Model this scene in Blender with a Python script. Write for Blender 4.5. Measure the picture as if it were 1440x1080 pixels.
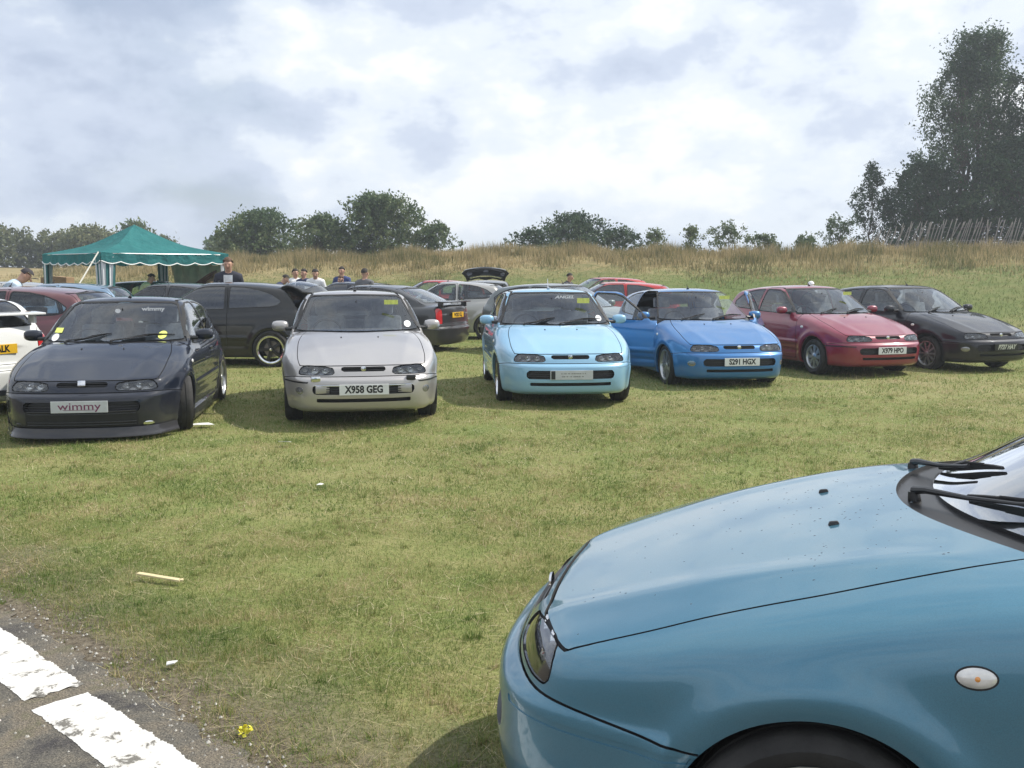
import bpy, bmesh, math, random
import numpy as np
from mathutils import Vector, Matrix, Euler

for _o in list(bpy.data.objects):
    bpy.data.objects.remove(_o)
SC = bpy.context.scene
COL = SC.collection
R = math.radians

# ------------------------------------------------------------------ camera, sky, sun, exposure
cam_data = bpy.data.cameras.new('camera')
cam = bpy.data.objects.new('camera', cam_data)
COL.objects.link(cam)
CAM_H = 1.65
cam.location = (0.0, 0.0, CAM_H)
cam.rotation_euler = (R(90.0 - 6.4), 0.0, 0.0)
cam_data.sensor_width = 36.0
cam_data.lens = 35.0
cam_data.clip_start = 0.05
cam_data.clip_end = 6000.0
SC.camera = cam

SUN_AZ = R(68.0)      # clockwise from +Y (the view direction) towards +X
SUN_EL = R(49.0)
SC.view_settings.view_transform = 'Standard'
SC.view_settings.look = 'None'
SC.view_settings.gamma = 1.0
SC.view_settings.use_curve_mapping = False
SC.view_settings.exposure = 0.28
SC.render.engine = 'CYCLES'
SC.cycles.max_bounces = 6
SC.cycles.transparent_max_bounces = 16
SC.cycles.diffuse_bounces = 2
SC.cycles.glossy_bounces = 3
SC.cycles.transmission_bounces = 4
SC.cycles.use_denoising = True

def make_world():
    w = bpy.data.worlds.new('World'); SC.world = w; w.use_nodes = True
    nt = w.node_tree; N = nt.nodes; L = nt.links
    N.clear()
    out = N.new('ShaderNodeOutputWorld'); bg = N.new('ShaderNodeBackground')
    bg.inputs['Strength'].default_value = 0.1
    sky = N.new('ShaderNodeTexSky'); sky.sky_type = 'NISHITA'; sky.sun_disc = False
    sky.sun_elevation = SUN_EL; sky.sun_rotation = SUN_AZ
    sky.air_density = 1.0; sky.dust_density = 1.5; sky.ozone_density = 1.0
    tc = N.new('ShaderNodeTexCoord')
    sep = N.new('ShaderNodeSeparateXYZ'); L.new(tc.outputs['Generated'], sep.inputs[0])
    def math_(op, a, b=None, clamp=False):
        m = N.new('ShaderNodeMath'); m.operation = op; m.use_clamp = clamp
        for i, v in enumerate((a, b)):
            if v is None: continue
            if isinstance(v, (int, float)): m.inputs[i].default_value = v
            else: L.new(v, m.inputs[i])
        return m.outputs[0]
    zc = math_('ADD', math_('MAXIMUM', sep.outputs['Z'], 0.0), 0.16)
    u = math_('DIVIDE', sep.outputs['X'], zc); v = math_('DIVIDE', sep.outputs['Y'], zc)
    comb = N.new('ShaderNodeCombineXYZ'); L.new(u, comb.inputs[0]); L.new(v, comb.inputs[1])
    def noise(scale, det, rough, dist, off=(0, 0, 0), src=None):
        mp = N.new('ShaderNodeMapping'); mp.inputs['Location'].default_value = off
        L.new(src or comb.outputs[0], mp.inputs[0])
        n = N.new('ShaderNodeTexNoise'); n.inputs['Scale'].default_value = scale
        n.inputs['Detail'].default_value = det; n.inputs['Roughness'].default_value = rough
        n.inputs['Distortion'].default_value = dist
        L.new(mp.outputs[0], n.inputs['Vector']); return n.outputs['Fac']
    def ramp(fac, stops):
        r = N.new('ShaderNodeValToRGB'); e = r.color_ramp.elements
        while len(e) < len(stops): e.new(0.5)
        for k, (p, c) in enumerate(stops):
            e[k].position = p; e[k].color = (*c, 1.0)
        r.color_ramp.interpolation = 'EASE'
        L.new(fac, r.inputs[0]); return r.outputs[0]
    big = noise(0.42, 6.0, 0.5, 0.0, (3.1, 1.7, 0.0))
    # billows seen near the horizon: noise on the direction itself, squashed in height
    cb2 = N.new('ShaderNodeCombineXYZ'); L.new(sep.outputs['X'], cb2.inputs[0]); L.new(sep.outputs['Y'], cb2.inputs[1])
    L.new(math_('MULTIPLY', sep.outputs['Z'], 1.7), cb2.inputs[2])
    bil = noise(7.0, 9.0, 0.56, 0.0, (7.3, 0.4, 2.2), cb2.outputs[0])
    mid = noise(2.4, 7.0, 0.52, 0.0, (1.3, 5.4, 0.2), cb2.outputs[0])
    s = math_('ADD', math_('MULTIPLY', big, 0.25), math_('ADD', math_('MULTIPLY', bil, 0.45), math_('MULTIPLY', mid, 0.30)))
    shade = ramp(s, [(0.40, (4.4, 5.1, 6.5)), (0.465, (5.6, 6.3, 7.6)), (0.515, (7.3, 7.9, 8.7)), (0.575, (8.9, 9.1, 9.4))])
    cover = ramp(math_('ADD', math_('MULTIPLY', big, 0.5), math_('MULTIPLY', mid, 0.5)), [(0.36, (0, 0, 0)), (0.46, (1, 1, 1))])
    mx = N.new('ShaderNodeMix'); mx.data_type = 'RGBA'
    c2 = math_('ADD', math_('MULTIPLY', cover, 0.5), 0.5)
    L.new(c2, mx.inputs['Factor']); L.new(sky.outputs[0], mx.inputs[6]); L.new(shade, mx.inputs[7])
    # below the horizon the world is dull ground colour
    hz = N.new('ShaderNodeMapRange'); hz.inputs['From Min'].default_value = -0.02; hz.inputs['From Max'].default_value = 0.0
    L.new(sep.outputs['Z'], hz.inputs[0])
    m2 = N.new('ShaderNodeMix'); m2.data_type = 'RGBA'; m2.inputs[6].default_value = (1.2, 1.3, 0.7, 1)
    L.new(hz.outputs[0], m2.inputs['Factor']); L.new(mx.outputs[2], m2.inputs[7])
    L.new(m2.outputs[2], bg.inputs['Color']); L.new(bg.outputs[0], out.inputs['Surface'])
make_world()

sun_d = bpy.data.lights.new('sun', 'SUN'); sun_d.energy = 4.3; sun_d.angle = R(0.55); sun_d.color = (1.0, 0.95, 0.86)
sun = bpy.data.objects.new('sun', sun_d); COL.objects.link(sun)
SUN_DIR = Vector((math.sin(SUN_AZ) * math.cos(SUN_EL), math.cos(SUN_AZ) * math.cos(SUN_EL), math.sin(SUN_EL)))
sun.rotation_euler = SUN_DIR.to_track_quat('Z', 'Y').to_euler()
sun.location = (30, 10, 40)

# ------------------------------------------------------------------ small helpers
rnd = random.Random(7)
MATS = {}
def new_mat(name):
    m = bpy.data.materials.new(name); m.use_nodes = True
    nt = m.node_tree; nt.nodes.clear()
    o = nt.nodes.new('ShaderNodeOutputMaterial')
    MATS[name] = m
    return m, nt.nodes, nt.links, o
def setin(node, **kw):
    for k, v in kw.items():
        node.inputs[k.replace('_', ' ')].default_value = v
def bsdf(N, col=(0.5, 0.5, 0.5), rough=0.5, metal=0.0, coat=0.0, spec=0.5):
    b = N.new('ShaderNodeBsdfPrincipled')
    b.inputs['Base Color'].default_value = (*col, 1); b.inputs['Roughness'].default_value = rough
    b.inputs['Metallic'].default_value = metal; b.inputs['Coat Weight'].default_value = coat
    b.inputs['Coat Roughness'].default_value = 0.03; b.inputs['Specular IOR Level'].default_value = spec
    return b
def tex_noise(N, L, scale, detail=3.0, rough=0.55, coord='Object', dist=0.0):
    tc = N.new('ShaderNodeTexCoord'); n = N.new('ShaderNodeTexNoise')
    n.inputs['Scale'].default_value = scale; n.inputs['Detail'].default_value = detail
    n.inputs['Roughness'].default_value = rough; n.inputs['Distortion'].default_value = dist
    if coord == 'World':
        g = N.new('ShaderNodeNewGeometry'); L.new(g.outputs['Position'], n.inputs['Vector'])
    else:
        L.new(tc.outputs[coord], n.inputs['Vector'])
    return n
def ramp_node(N, L, fac, stops, interp='LINEAR'):
    r = N.new('ShaderNodeValToRGB'); e = r.color_ramp.elements
    while len(e) < len(stops): e.new(0.5)
    for k, (p, c) in enumerate(stops):
        e[k].position = p; e[k].color = (*c, 1.0)
    r.color_ramp.interpolation = interp
    if fac is not None: L.new(fac, r.inputs[0])
    return r
def plain(name, col, rough=0.5, metal=0.0, coat=0.0, spec=0.5, vary=0.12, scale=12.0, bump=0.0, bscale=60.0):
    """a simple surface whose colour wanders a little, with optional fine relief"""
    if name in MATS: return MATS[name]
    m, N, L, o = new_mat(name)
    b = bsdf(N, col, rough, metal, coat, spec)
    n = tex_noise(N, L, scale, 4.0)
    lo = tuple(max(0.0, c * (1 - vary)) for c in col); hi = tuple(min(1.0, c * (1 + vary)) for c in col)
    r = ramp_node(N, L, n.outputs['Fac'], [(0.3, lo), (0.7, hi)])
    L.new(r.outputs[0], b.inputs['Base Color'])
    if bump:
        n2 = tex_noise(N, L, bscale, 3.0); bp = N.new('ShaderNodeBump')
        bp.inputs['Strength'].default_value = bump; bp.inputs['Distance'].default_value = 0.01
        L.new(n2.outputs['Fac'], bp.inputs['Height']); L.new(bp.outputs[0], b.inputs['Normal'])
    L.new(b.outputs[0], o.inputs[0])
    return m
def paint(name, col, metal=0.35, rough=0.38, coat=1.0, dust=0.05, flake=0.07):
    """car paint: tinted base with fine flake, clear coat, a thin film of dust on upward faces"""
    if name in MATS: return MATS[name]
    m, N, L, o = new_mat(name)
    b = bsdf(N, col, rough, metal, coat, 0.5 if metal > 0.05 else 0.12)
    b.inputs['Coat Roughness'].default_value = 0.035
    n = tex_noise(N, L, 400.0, 1.0)
    lo = tuple(c * (1 - flake) for c in col); hi = tuple(min(1, c * (1 + flake)) for c in col)
    r = ramp_node(N, L, n.outputs['Fac'], [(0.35, lo), (0.65, hi)])
    n2 = tex_noise(N, L, 2.3, 5.0, 0.6)
    r2 = ramp_node(N, L, n2.outputs['Fac'], [(0.42, (0, 0, 0)), (0.75, (dust * 2, dust * 2, dust * 2))])
    g = N.new('ShaderNodeNewGeometry'); sp = N.new('ShaderNodeSeparateXYZ'); L.new(g.outputs['Position'], sp.inputs[0])
    low = N.new('ShaderNodeMapRange'); low.inputs[1].default_value = 0.55; low.inputs[2].default_value = 0.15
    low.inputs[3].default_value = 0.0; low.inputs[4].default_value = 0.10
    L.new(sp.outputs['Z'], low.inputs[0])
    ad = N.new('ShaderNodeMath'); ad.operation = 'ADD'; ad.use_clamp = True
    L.new(r2.outputs[0], ad.inputs[0]); L.new(low.outputs[0], ad.inputs[1])
    mx = N.new('ShaderNodeMix'); mx.data_type = 'RGBA'; mx.inputs[7].default_value = (0.26, 0.22, 0.16, 1)
    L.new(ad.outputs[0], mx.inputs['Factor']); L.new(r.outputs[0], mx.inputs[6]); L.new(mx.outputs[2], b.inputs['Base Color'])
    rr = N.new('ShaderNodeMapRange'); rr.inputs[1].default_value = 0.0; rr.inputs[2].default_value = 0.3
    rr.inputs[3].default_value = 0.012; rr.inputs[4].default_value = 0.08
    L.new(ad.outputs[0], rr.inputs[0]); L.new(rr.outputs[0], b.inputs['Coat Roughness'])
    L.new(b.outputs[0], o.inputs[0])
    return m
def glass(name, tint=(0.55, 0.62, 0.60), refl=1.0, rough=0.0):
    if name in MATS: return MATS[name]
    m, N, L, o = new_mat(name)
    tr = N.new('ShaderNodeBsdfTransparent'); tr.inputs[0].default_value = (*tint, 1)
    gl = N.new('ShaderNodeBsdfGlossy'); gl.inputs['Roughness'].default_value = rough
    gl.inputs[0].default_value = (0.95, 0.97, 1.0, 1)
    fr = N.new('ShaderNodeFresnel'); fr.inputs['IOR'].default_value = 1.55
    mr = N.new('ShaderNodeMath'); mr.operation = 'MULTIPLY'; mr.inputs[1].default_value = 1.9 * refl; mr.use_clamp = True
    L.new(fr.outputs[0], mr.inputs[0])
    mx = N.new('ShaderNodeMixShader'); L.new(mr.outputs[0], mx.inputs[0])
    L.new(tr.outputs[0], mx.inputs[1]); L.new(gl.outputs[0], mx.inputs[2]); L.new(mx.outputs[0], o.inputs[0])
    return m

def tag(o, label=None, cat=None, group=None, kind=None):
    if label: o['label'] = label
    if cat: o['category'] = cat
    if group: o['group'] = group
    if kind: o['kind'] = kind
    return o
def empty(name, loc=(0, 0, 0), rz=0.0):
    o = bpy.data.objects.new(name, None); COL.objects.link(o)
    o.location = loc; o.rotation_euler = (0, 0, rz); o.empty_display_size = 0.2
    return o
def mesh_obj(name, verts, faces, mat=None, parent=None, smooth=False, normals=None, loc=None):
    me = bpy.data.meshes.new(name)
    me.from_pydata([tuple(v) for v in verts], [], [tuple(f) for f in faces])
    if smooth: me.shade_smooth()
    if normals is not None:
        me.shade_smooth(); me.normals_split_custom_set_from_vertices([tuple(n) for n in normals])
    if mat is not None:
        for mm in (mat if isinstance(mat, (list, tuple)) else [mat]): me.materials.append(mm)
    o = bpy.data.objects.new(name, me); COL.objects.link(o)
    if parent is not None: o.parent = parent
    if loc is not None: o.location = loc
    return o
def copy_obj(src, parent=None, name=None):
    c = src.copy(); COL.objects.link(c); c.parent = parent
    return c
def copy_tree(src, parent=None):
    c = copy_obj(src, parent)
    for ch in src.children: copy_tree(ch, c)
    return c

class MB:
    """collects shapes, then links them as one mesh object"""
    def __init__(s): s.v = []; s.f = []; s.mi = []
    def add(s, vs, fs, mi=0):
        b = len(s.v); s.v += [tuple(v) for v in vs]; s.f += [tuple(b + i for i in f) for f in fs]; s.mi += [mi] * len(fs)
    def box(s, c, d, rot=None, taper=1.0, mi=0, bev=0.0):
        hx, hy, hz = d[0] / 2, d[1] / 2, d[2] / 2
        if bev > 0:
            bm = bmesh.new(); bmesh.ops.create_cube(bm, size=1.0)
            for v in bm.verts: v.co = Vector((v.co.x * d[0] * (taper if v.co.z > 0 else 1), v.co.y * d[1] * (taper if v.co.z > 0 else 1), v.co.z * d[2]))
            bmesh.ops.bevel(bm, geom=bm.edges[:], offset=bev, segments=2, affect='EDGES', profile=0.6)
            vs = [v.co.copy() for v in bm.verts]; fs = [[v.index for v in f.verts] for f in bm.faces]
            bm.verts.index_update(); fs = [[v.index for v in f.verts] for f in bm.faces]; bm.free()
        else:
            vs = [Vector((x * hx * (taper if z > 0 else 1), y * hy * (taper if z > 0 else 1), z * hz)) for z in (-1, 1) for y in (-1, 1) for x in (-1, 1)]
            fs = [(0, 2, 3, 1), (4, 5, 7, 6), (0, 1, 5, 4), (2, 6, 7, 3), (0, 4, 6, 2), (1, 3, 7, 5)]
        if rot is not None:
            M = rot if isinstance(rot, Matrix) else Euler(rot).to_matrix()
            vs = [M @ v for v in vs]
        s.add([v + Vector(c) for v in vs], fs, mi)
    def tube(s, pts, rad, seg=6, cap=True, mi=0):
        pts = [Vector(p) for p in pts]; n = len(pts)
        if not isinstance(rad, (list, tuple)): rad = [rad] * n
        vs, fs = [], []
        up = None
        for i, p in enumerate(pts):
            t = (pts[min(i + 1, n - 1)] - pts[max(i - 1, 0)])
            if t.length < 1e-9: t = Vector((0, 0, 1))
            t.normalize()
            if up is None or abs(t.dot(up)) > 0.98: up = Vector((0, 0, 1)) if abs(t.z) < 0.9 else Vector((1, 0, 0))
            a = t.cross(up).normalized(); b = a.cross(t).normalized(); up = b
            for k in range(seg):
                an = 2 * math.pi * k / seg
                vs.append(p + (a * math.cos(an) + b * math.sin(an)) * rad[i])
        for i in range(n - 1):
            for k in range(seg):
                k2 = (k + 1) % seg
                fs.append((i * seg + k, (i + 1) * seg + k, (i + 1) * seg + k2, i * seg + k2))
        if cap:
            fs.append(tuple(range(seg))); fs.append(tuple(reversed(range((n - 1) * seg, n * seg))))
        s.add(vs, fs, mi)
    def lathe(s, prof, seg=24, axis='y', c=(0, 0, 0), mi=0, closed=False):
        """prof: list of (radius, offset along axis)"""
        n = len(prof); vs = []
        for r, h in prof:
            for k in range(seg):
                a = 2 * math.pi * k / seg; x, z = r * math.cos(a), r * math.sin(a)
                vs.append({'y': (c[0] + x, c[1] + h, c[2] + z), 'z': (c[0] + x, c[1] + z, c[2] + h), 'x': (c[0] + h, c[1] + x, c[2] + z)}[axis])
        fs = []
        for i in range(n - 1 if not closed else n):
            j = (i + 1) % n
            for k in range(seg):
                k2 = (k + 1) % seg
                fs.append((i * seg + k, i * seg + k2, j * seg + k2, j * seg + k))
        s.add(vs, fs, mi)
    def build(s, name, mat, parent=None, smooth=False, loc=None):
        me = bpy.data.meshes.new(name); me.from_pydata(s.v, [], s.f)
        for mm in (mat if isinstance(mat, (list, tuple)) else [mat]): me.materials.append(mm)
        if any(s.mi): me.polygons.foreach_set('material_index', s.mi)
        if smooth:
            me.shade_smooth()
            try: me.set_sharp_from_angle(angle=R(smooth if smooth is not True else 40))
            except Exception: pass
        o = bpy.data.objects.new(name, me); COL.objects.link(o)
        if parent is not None: o.parent = parent
        if loc is not None: o.location = loc
        return o

def text_obj(name, body, size, mat, parent, loc, rot, bold=0.0, depth=0.002, shear=0.0, sx=1.0, align='CENTER'):
    cu = bpy.data.curves.new(name, 'FONT'); cu.body = body; cu.size = size; cu.extrude = depth; cu.offset = bold
    cu.align_x = align; cu.align_y = 'CENTER'; cu.shear = shear; cu.resolution_u = 3
    t = bpy.data.objects.new(name, cu); COL.objects.link(t)
    dg = bpy.context.evaluated_depsgraph_get(); dg.update()
    me = bpy.data.meshes.new_from_object(t.evaluated_get(dg)); me.name = name
    COL.objects.unlink(t); bpy.data.objects.remove(t)
    me.materials.clear(); me.materials.append(mat)
    if sx != 1.0:
        for v in me.vertices: v.co.x *= sx
    o = bpy.data.objects.new(name, me); COL.objects.link(o); o.parent = parent; o.location = loc
    o.rotation_euler = rot
    return o
# ------------------------------------------------------------------ car body mesher
# A body is the zero level of a smooth field of real measurements (side, plan and end profiles).  It is
# polygonised, then cut along feature outlines (glass, doors, lamps ...) into separate panels.
def ci(x, xs, ys):
    xs = np.asarray(xs, float); ys = np.asarray(ys, float)
    h = np.diff(xs); d = np.diff(ys) / h
    m = np.zeros_like(ys); m[0] = d[0]; m[-1] = d[-1]
    for i in range(1, len(xs) - 1):
        if d[i - 1] * d[i] > 0:
            w1 = 2 * h[i] + h[i - 1]; w2 = h[i] + 2 * h[i - 1]
            m[i] = (w1 + w2) / (w1 / d[i - 1] + w2 / d[i])
    xc = np.clip(x, xs[0], xs[-1])
    k = np.clip(np.searchsorted(xs, xc, side='right') - 1, 0, len(xs) - 2)
    t = (xc - xs[k]) / h[k]; t2 = t * t; t3 = t2 * t
    v = (2 * t3 - 3 * t2 + 1) * ys[k] + (t3 - 2 * t2 + t) * h[k] * m[k] + (-2 * t3 + 3 * t2) * ys[k + 1] + (t3 - t2) * h[k] * m[k + 1]
    return v + np.where(x < xs[0], (x - xs[0]) * m[0], 0) + np.where(x > xs[-1], (x - xs[-1]) * m[-1], 0)
def smax(a, b, k):
    h = np.maximum(k - np.abs(a - b), 0.0) / k
    return np.maximum(a, b) + h * h * h * k / 6.0
def smin(a, b, k): return -smax(-a, -b, k)
def sd_poly(px, py, pts, r=0.0):
    """signed distance to a polygon, grown by r"""
    P = np.asarray(pts, float); n = len(P)
    d = np.full(px.shape, 1e9); s = np.ones(px.shape)
    j = n - 1
    for i in range(n):
        ex, ey = P[j] - P[i]; wx = px - P[i, 0]; wy = py - P[i, 1]
        t = np.clip((wx * ex + wy * ey) / (ex * ex + ey * ey + 1e-12), 0, 1)
        bx = wx - ex * t; by = wy - ey * t
        d = np.minimum(d, bx * bx + by * by)
        c1 = py >= P[i, 1]; c2 = py < P[j, 1]; c3 = ex * wy > ey * wx
        flip = (c1 & c2 & c3) | (~c1 & ~c2 & ~c3)
        s = np.where(flip, -s, s); j = i
    return s * np.sqrt(d) - r
def rbox(px, py, cx, cy, hx, hy, r):
    dx = np.abs(px - cx) - hx + r; dy = np.abs(py - cy) - hy + r
    return np.hypot(np.maximum(dx, 0), np.maximum(dy, 0)) + np.minimum(np.maximum(dx, dy), 0) - r

def grad(f, P, e=1e-3):
    g = np.empty_like(P)
    for k in range(3):
        A = P.copy(); B = P.copy(); A[:, k] += e; B[:, k] -= e
        g[:, k] = (f(A[:, 0], A[:, 1], A[:, 2]) - f(B[:, 0], B[:, 1], B[:, 2])) / (2 * e)
    return g
def surface_nets(f, lo, hi, h):
    n = [int(math.ceil((hi[k] - lo[k]) / h)) + 1 for k in range(3)]
    ax = [lo[k] + h * np.arange(n[k]) for k in range(3)]
    X, Y, Z = np.meshgrid(*ax, indexing='ij')
    F = f(X, Y, Z); S = F < 0
    acc = np.zeros((n[0] - 1, n[1] - 1, n[2] - 1, 3)); cnt = np.zeros((n[0] - 1, n[1] - 1, n[2] - 1))
    faces_e = []
    for a in range(3):
        sl0 = [slice(None)] * 3; sl1 = [slice(None)] * 3; sl0[a] = slice(0, -1); sl1[a] = slice(1, None)
        A = F[tuple(sl0)]; B = F[tuple(sl1)]
        cr = (A < 0) != (B < 0)
        idx = np.argwhere(cr)
        t = A[cr] / (A[cr] - B[cr])
        pos = np.stack([ax[0][idx[:, 0]], ax[1][idx[:, 1]], ax[2][idx[:, 2]]], 1); pos[:, a] += t * h
        b, c = [k for k in range(3) if k != a]
        for db in (0, -1):
            for dc in (0, -1):
                ii = idx.copy(); ii[:, b] += db; ii[:, c] += dc
                ok = (ii[:, b] >= 0) & (ii[:, c] >= 0) & (ii[:, b] < n[b] - 1) & (ii[:, c] < n[c] - 1)
                np.add.at(acc, tuple(ii[ok].T), pos[ok]); np.add.at(cnt, tuple(ii[ok].T), 1)
        faces_e.append((a, idx, A[cr] < 0))
    vid = -np.ones(cnt.shape, int); m = cnt > 0; vid[m] = np.arange(m.sum())
    V = acc[m] / cnt[m][:, None]
    quads = []
    for a, idx, inside in faces_e:
        b, c = (a + 1) % 3, (a + 2) % 3
        ok = (idx[:, b] > 0) & (idx[:, c] > 0) & (idx[:, b] < n[b] - 1) & (idx[:, c] < n[c] - 1)
        idx = idx[ok]; inside = inside[ok]
        def at(db, dc):
            ii = idx.copy(); ii[:, b] += db; ii[:, c] += dc
            return vid[tuple(ii.T)]
        q = np.stack([at(-1, -1), at(0, -1), at(0, 0), at(-1, 0)], 1)
        q[~inside] = q[~inside][:, ::-1]
        quads.append(q)
    Q = np.concatenate(quads)
    for _ in range(4):
        g = grad(f, V); fv = f(V[:, 0], V[:, 1], V[:, 2])
        st = np.clip(fv / np.maximum((g * g).sum(1), 1e-6), -h, h)
        V = V - g * st[:, None]
    return V, Q

class Skin:
    """a polygon skin with a label per face, cut along implicit outlines"""
    def __init__(s, V, Q):
        s.V = [tuple(v) for v in V]; s.F = [tuple(q) for q in Q.tolist()]; s.lab = ['body'] * len(s.F)
    def cut(s, fn, region=None, only=None, inside=None):
        V = np.asarray(s.V); fv = fn(V[:, 0], V[:, 1], V[:, 2])
        fv = np.where(np.abs(fv) < 2e-4, 2e-4, fv)
        neg = (fv < 0).tolist(); fvl = fv.tolist()
        VL = s.V; cache = {}; nF = []; nL = []; new = []; ends = []
        base = len(VL)
        for F, lb in zip(s.F, s.lab):
            k = 0
            for i in F:
                if neg[i]: k += 1
            if (only is not None and lb not in only) or k == 0:
                nF.append(F); nL.append(lb); continue
            if region is not None:
                cx = sum(VL[i][0] for i in F) / len(F); cy = sum(VL[i][1] for i in F) / len(F); cz = sum(VL[i][2] for i in F) / len(F)
                if not region(cx, cy, cz): nF.append(F); nL.append(lb); continue
            if k == len(F):
                nF.append(F); nL.append(inside or lb); continue
            # split
            polys = [F]
            ch = sum(1 for a in range(len(F)) if neg[F[a]] != neg[F[a - 1]])
            if ch > 2: polys = [(F[0], F[a], F[a + 1]) for a in range(1, len(F) - 1)]
            for P in polys:
                ins, outs = [], []
                m = len(P)
                for a in range(m):
                    i, j = P[a], P[(a + 1) % m]
                    (ins if neg[i] else outs).append(i)
                    if neg[i] != neg[j]:
                        key = (i, j) if i < j else (j, i)
                        q = cache.get(key)
                        if q is None:
                            t = fvl[i] / (fvl[i] - fvl[j]); A, B = VL[i], VL[j]
                            new.append((A[0] + (B[0] - A[0]) * t, A[1] + (B[1] - A[1]) * t, A[2] + (B[2] - A[2]) * t))
                            q = base + len(new) - 1; cache[key] = q; ends.append((i, j, t))
                        ins.append(q); outs.append(q)
                if len(ins) > 2: nF.append(tuple(ins)); nL.append(inside or lb)
                if len(outs) > 2: nF.append(tuple(outs)); nL.append(lb)
        if new:   # one more step along each edge for a clean outline
            I = np.array([e[0] for e in ends]); J = np.array([e[1] for e in ends]); T = np.array([e[2] for e in ends])
            A, B, fi, fj = V[I], V[J], fv[I], fv[J]; ta, tb = np.zeros(len(T)), np.ones(len(T)); fa, fb = fi.copy(), fj.copy()
            for _ in range(3):
                P = A + (B - A) * T[:, None]; fp = fn(P[:, 0], P[:, 1], P[:, 2]); sm = (fp < 0) == (fa < 0)
                ta = np.where(sm, T, ta); fa = np.where(sm, fp, fa); tb = np.where(sm, tb, T); fb = np.where(sm, fb, fp)
                d_ = np.where(np.abs(fa - fb) < 1e-9, 1.0, fa - fb); T = np.clip(ta + (tb - ta) * fa / d_, 0.02, 0.98)
            new = [tuple(r) for r in (A + (B - A) * T[:, None]).tolist()]
        s.V = VL + new
        # T-junctions: neighbours outside the region that share a cut edge keep their straight edge
        s.F, s.lab = nF, nL
    def panel(s, fn, name, region=None, only=None, gap=0.005, gapname='seam'):
        """cut out a panel with a gap round it"""
        s.cut(lambda x, y, z: fn(x, y, z) - gap, region, only, gapname + '*' )
        s.cut(fn, None, [gapname + '*'], name)
        s.lab = [gapname if l == gapname + '*' else l for l in s.lab]
    def relabel(s, fn, new):
        for k, F in enumerate(s.F):
            c = [sum(s.V[i][a] for i in F) / len(F) for a in range(3)]
            s.lab[k] = new(s.lab[k], *c)
    def extract(s, field, offsets):
        """per label: (verts, faces, normals) ; labels with an offset are sunk in by it and get side walls"""
        V = np.asarray(s.V); Nn = grad(field, V); Nn /= np.maximum(np.linalg.norm(Nn, axis=1), 1e-9)[:, None]
        V[:] = V
        groups = {}
        for F, l in zip(s.F, s.lab): groups.setdefault(l, []).append(F)
        out = {}
        for l, FF in groups.items():
            if l == 'drop': continue
            ids = sorted({i for F in FF for i in F}); mp = {i: k for k, i in enumerate(ids)}
            off = offsets.get(l, 0.0)
            vv = V[ids].copy(); nn = Nn[ids].copy()
            ff = [tuple(mp[i] for i in F) for F in FF]
            if off:
                top = vv.copy(); vv = vv - nn * off
                ed = {}
                for F in ff:
                    for a in range(len(F)):
                        e = (F[a], F[(a + 1) % len(F)]); ed[e] = 1
                bnd = [e for e in ed if (e[1], e[0]) not in ed]
                n0 = len(vv); vv2 = [vv]; nn2 = [nn]; add = []
                ex_v = []; ex_n = []
                for (a, b) in bnd:
                    k = n0 + len(ex_v)
                    t = top[b] - top[a]; wn = np.cross(t, nn[a]); ln = np.linalg.norm(wn)
                    wn = -wn / ln if ln > 1e-9 else nn[a]
                    ex_v += [top[a], top[b], vv[b], vv[a]]; ex_n += [wn] * 4
                    add.append((k, k + 1, k + 2, k + 3))
                if ex_v:
                    vv = np.concatenate([vv, np.array(ex_v)]); nn = np.concatenate([nn, np.array(ex_n)])
                ff = ff + add
            out[l] = (vv, ff, nn)
        return out
# ------------------------------------------------------------------ ground
def sstep(a, b, x):
    t = np.clip((x - a) / (b - a), 0, 1); return t * t * (3 - 2 * t)
def ground_h(x, y):
    x = np.asarray(x, float); y = np.asarray(y, float)
    toe = ci(x, [-40, -22, -5, 8, 16, 30], [34, 32.5, 32, 28.5, 24.5, 22]); cy = ci(x, [-60, -26, -14, 0, 16, 30, 60], [95, 75, 49, 47.5, 43.5, 39, 36])
    hc = ci(x, [-60, -26, -14, -9, 0, 14, 22, 40], [2.1, 2.0, 2.1, 2.3, 2.45, 2.45, 2.40, 2.4])
    t = np.clip((y - toe) / (cy - toe), 0, 1.0)
    h = hc * (0.35 * t + 0.65 * t * t * (3 - 2 * t))
    h = h + 0.10 * np.sin(x * 0.37 + 1.0) * t + 0.05 * np.sin(x * 1.1 + y * 0.4) * t
    h = h - 0.0015 * np.maximum(y - cy - 8, 0) * 1.0
    h = h + 0.012 * np.sin(x * 1.3 + 0.7 * y) * sstep(4, 9, y) * (1 - t) + 0.008 * np.sin(x * 3.1 - 1.9 * y)* sstep(4, 9, y) * (1 - t)
    return h
def gh(x, y): return float(ground_h(np.array([x]), np.array([y]))[0])

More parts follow.
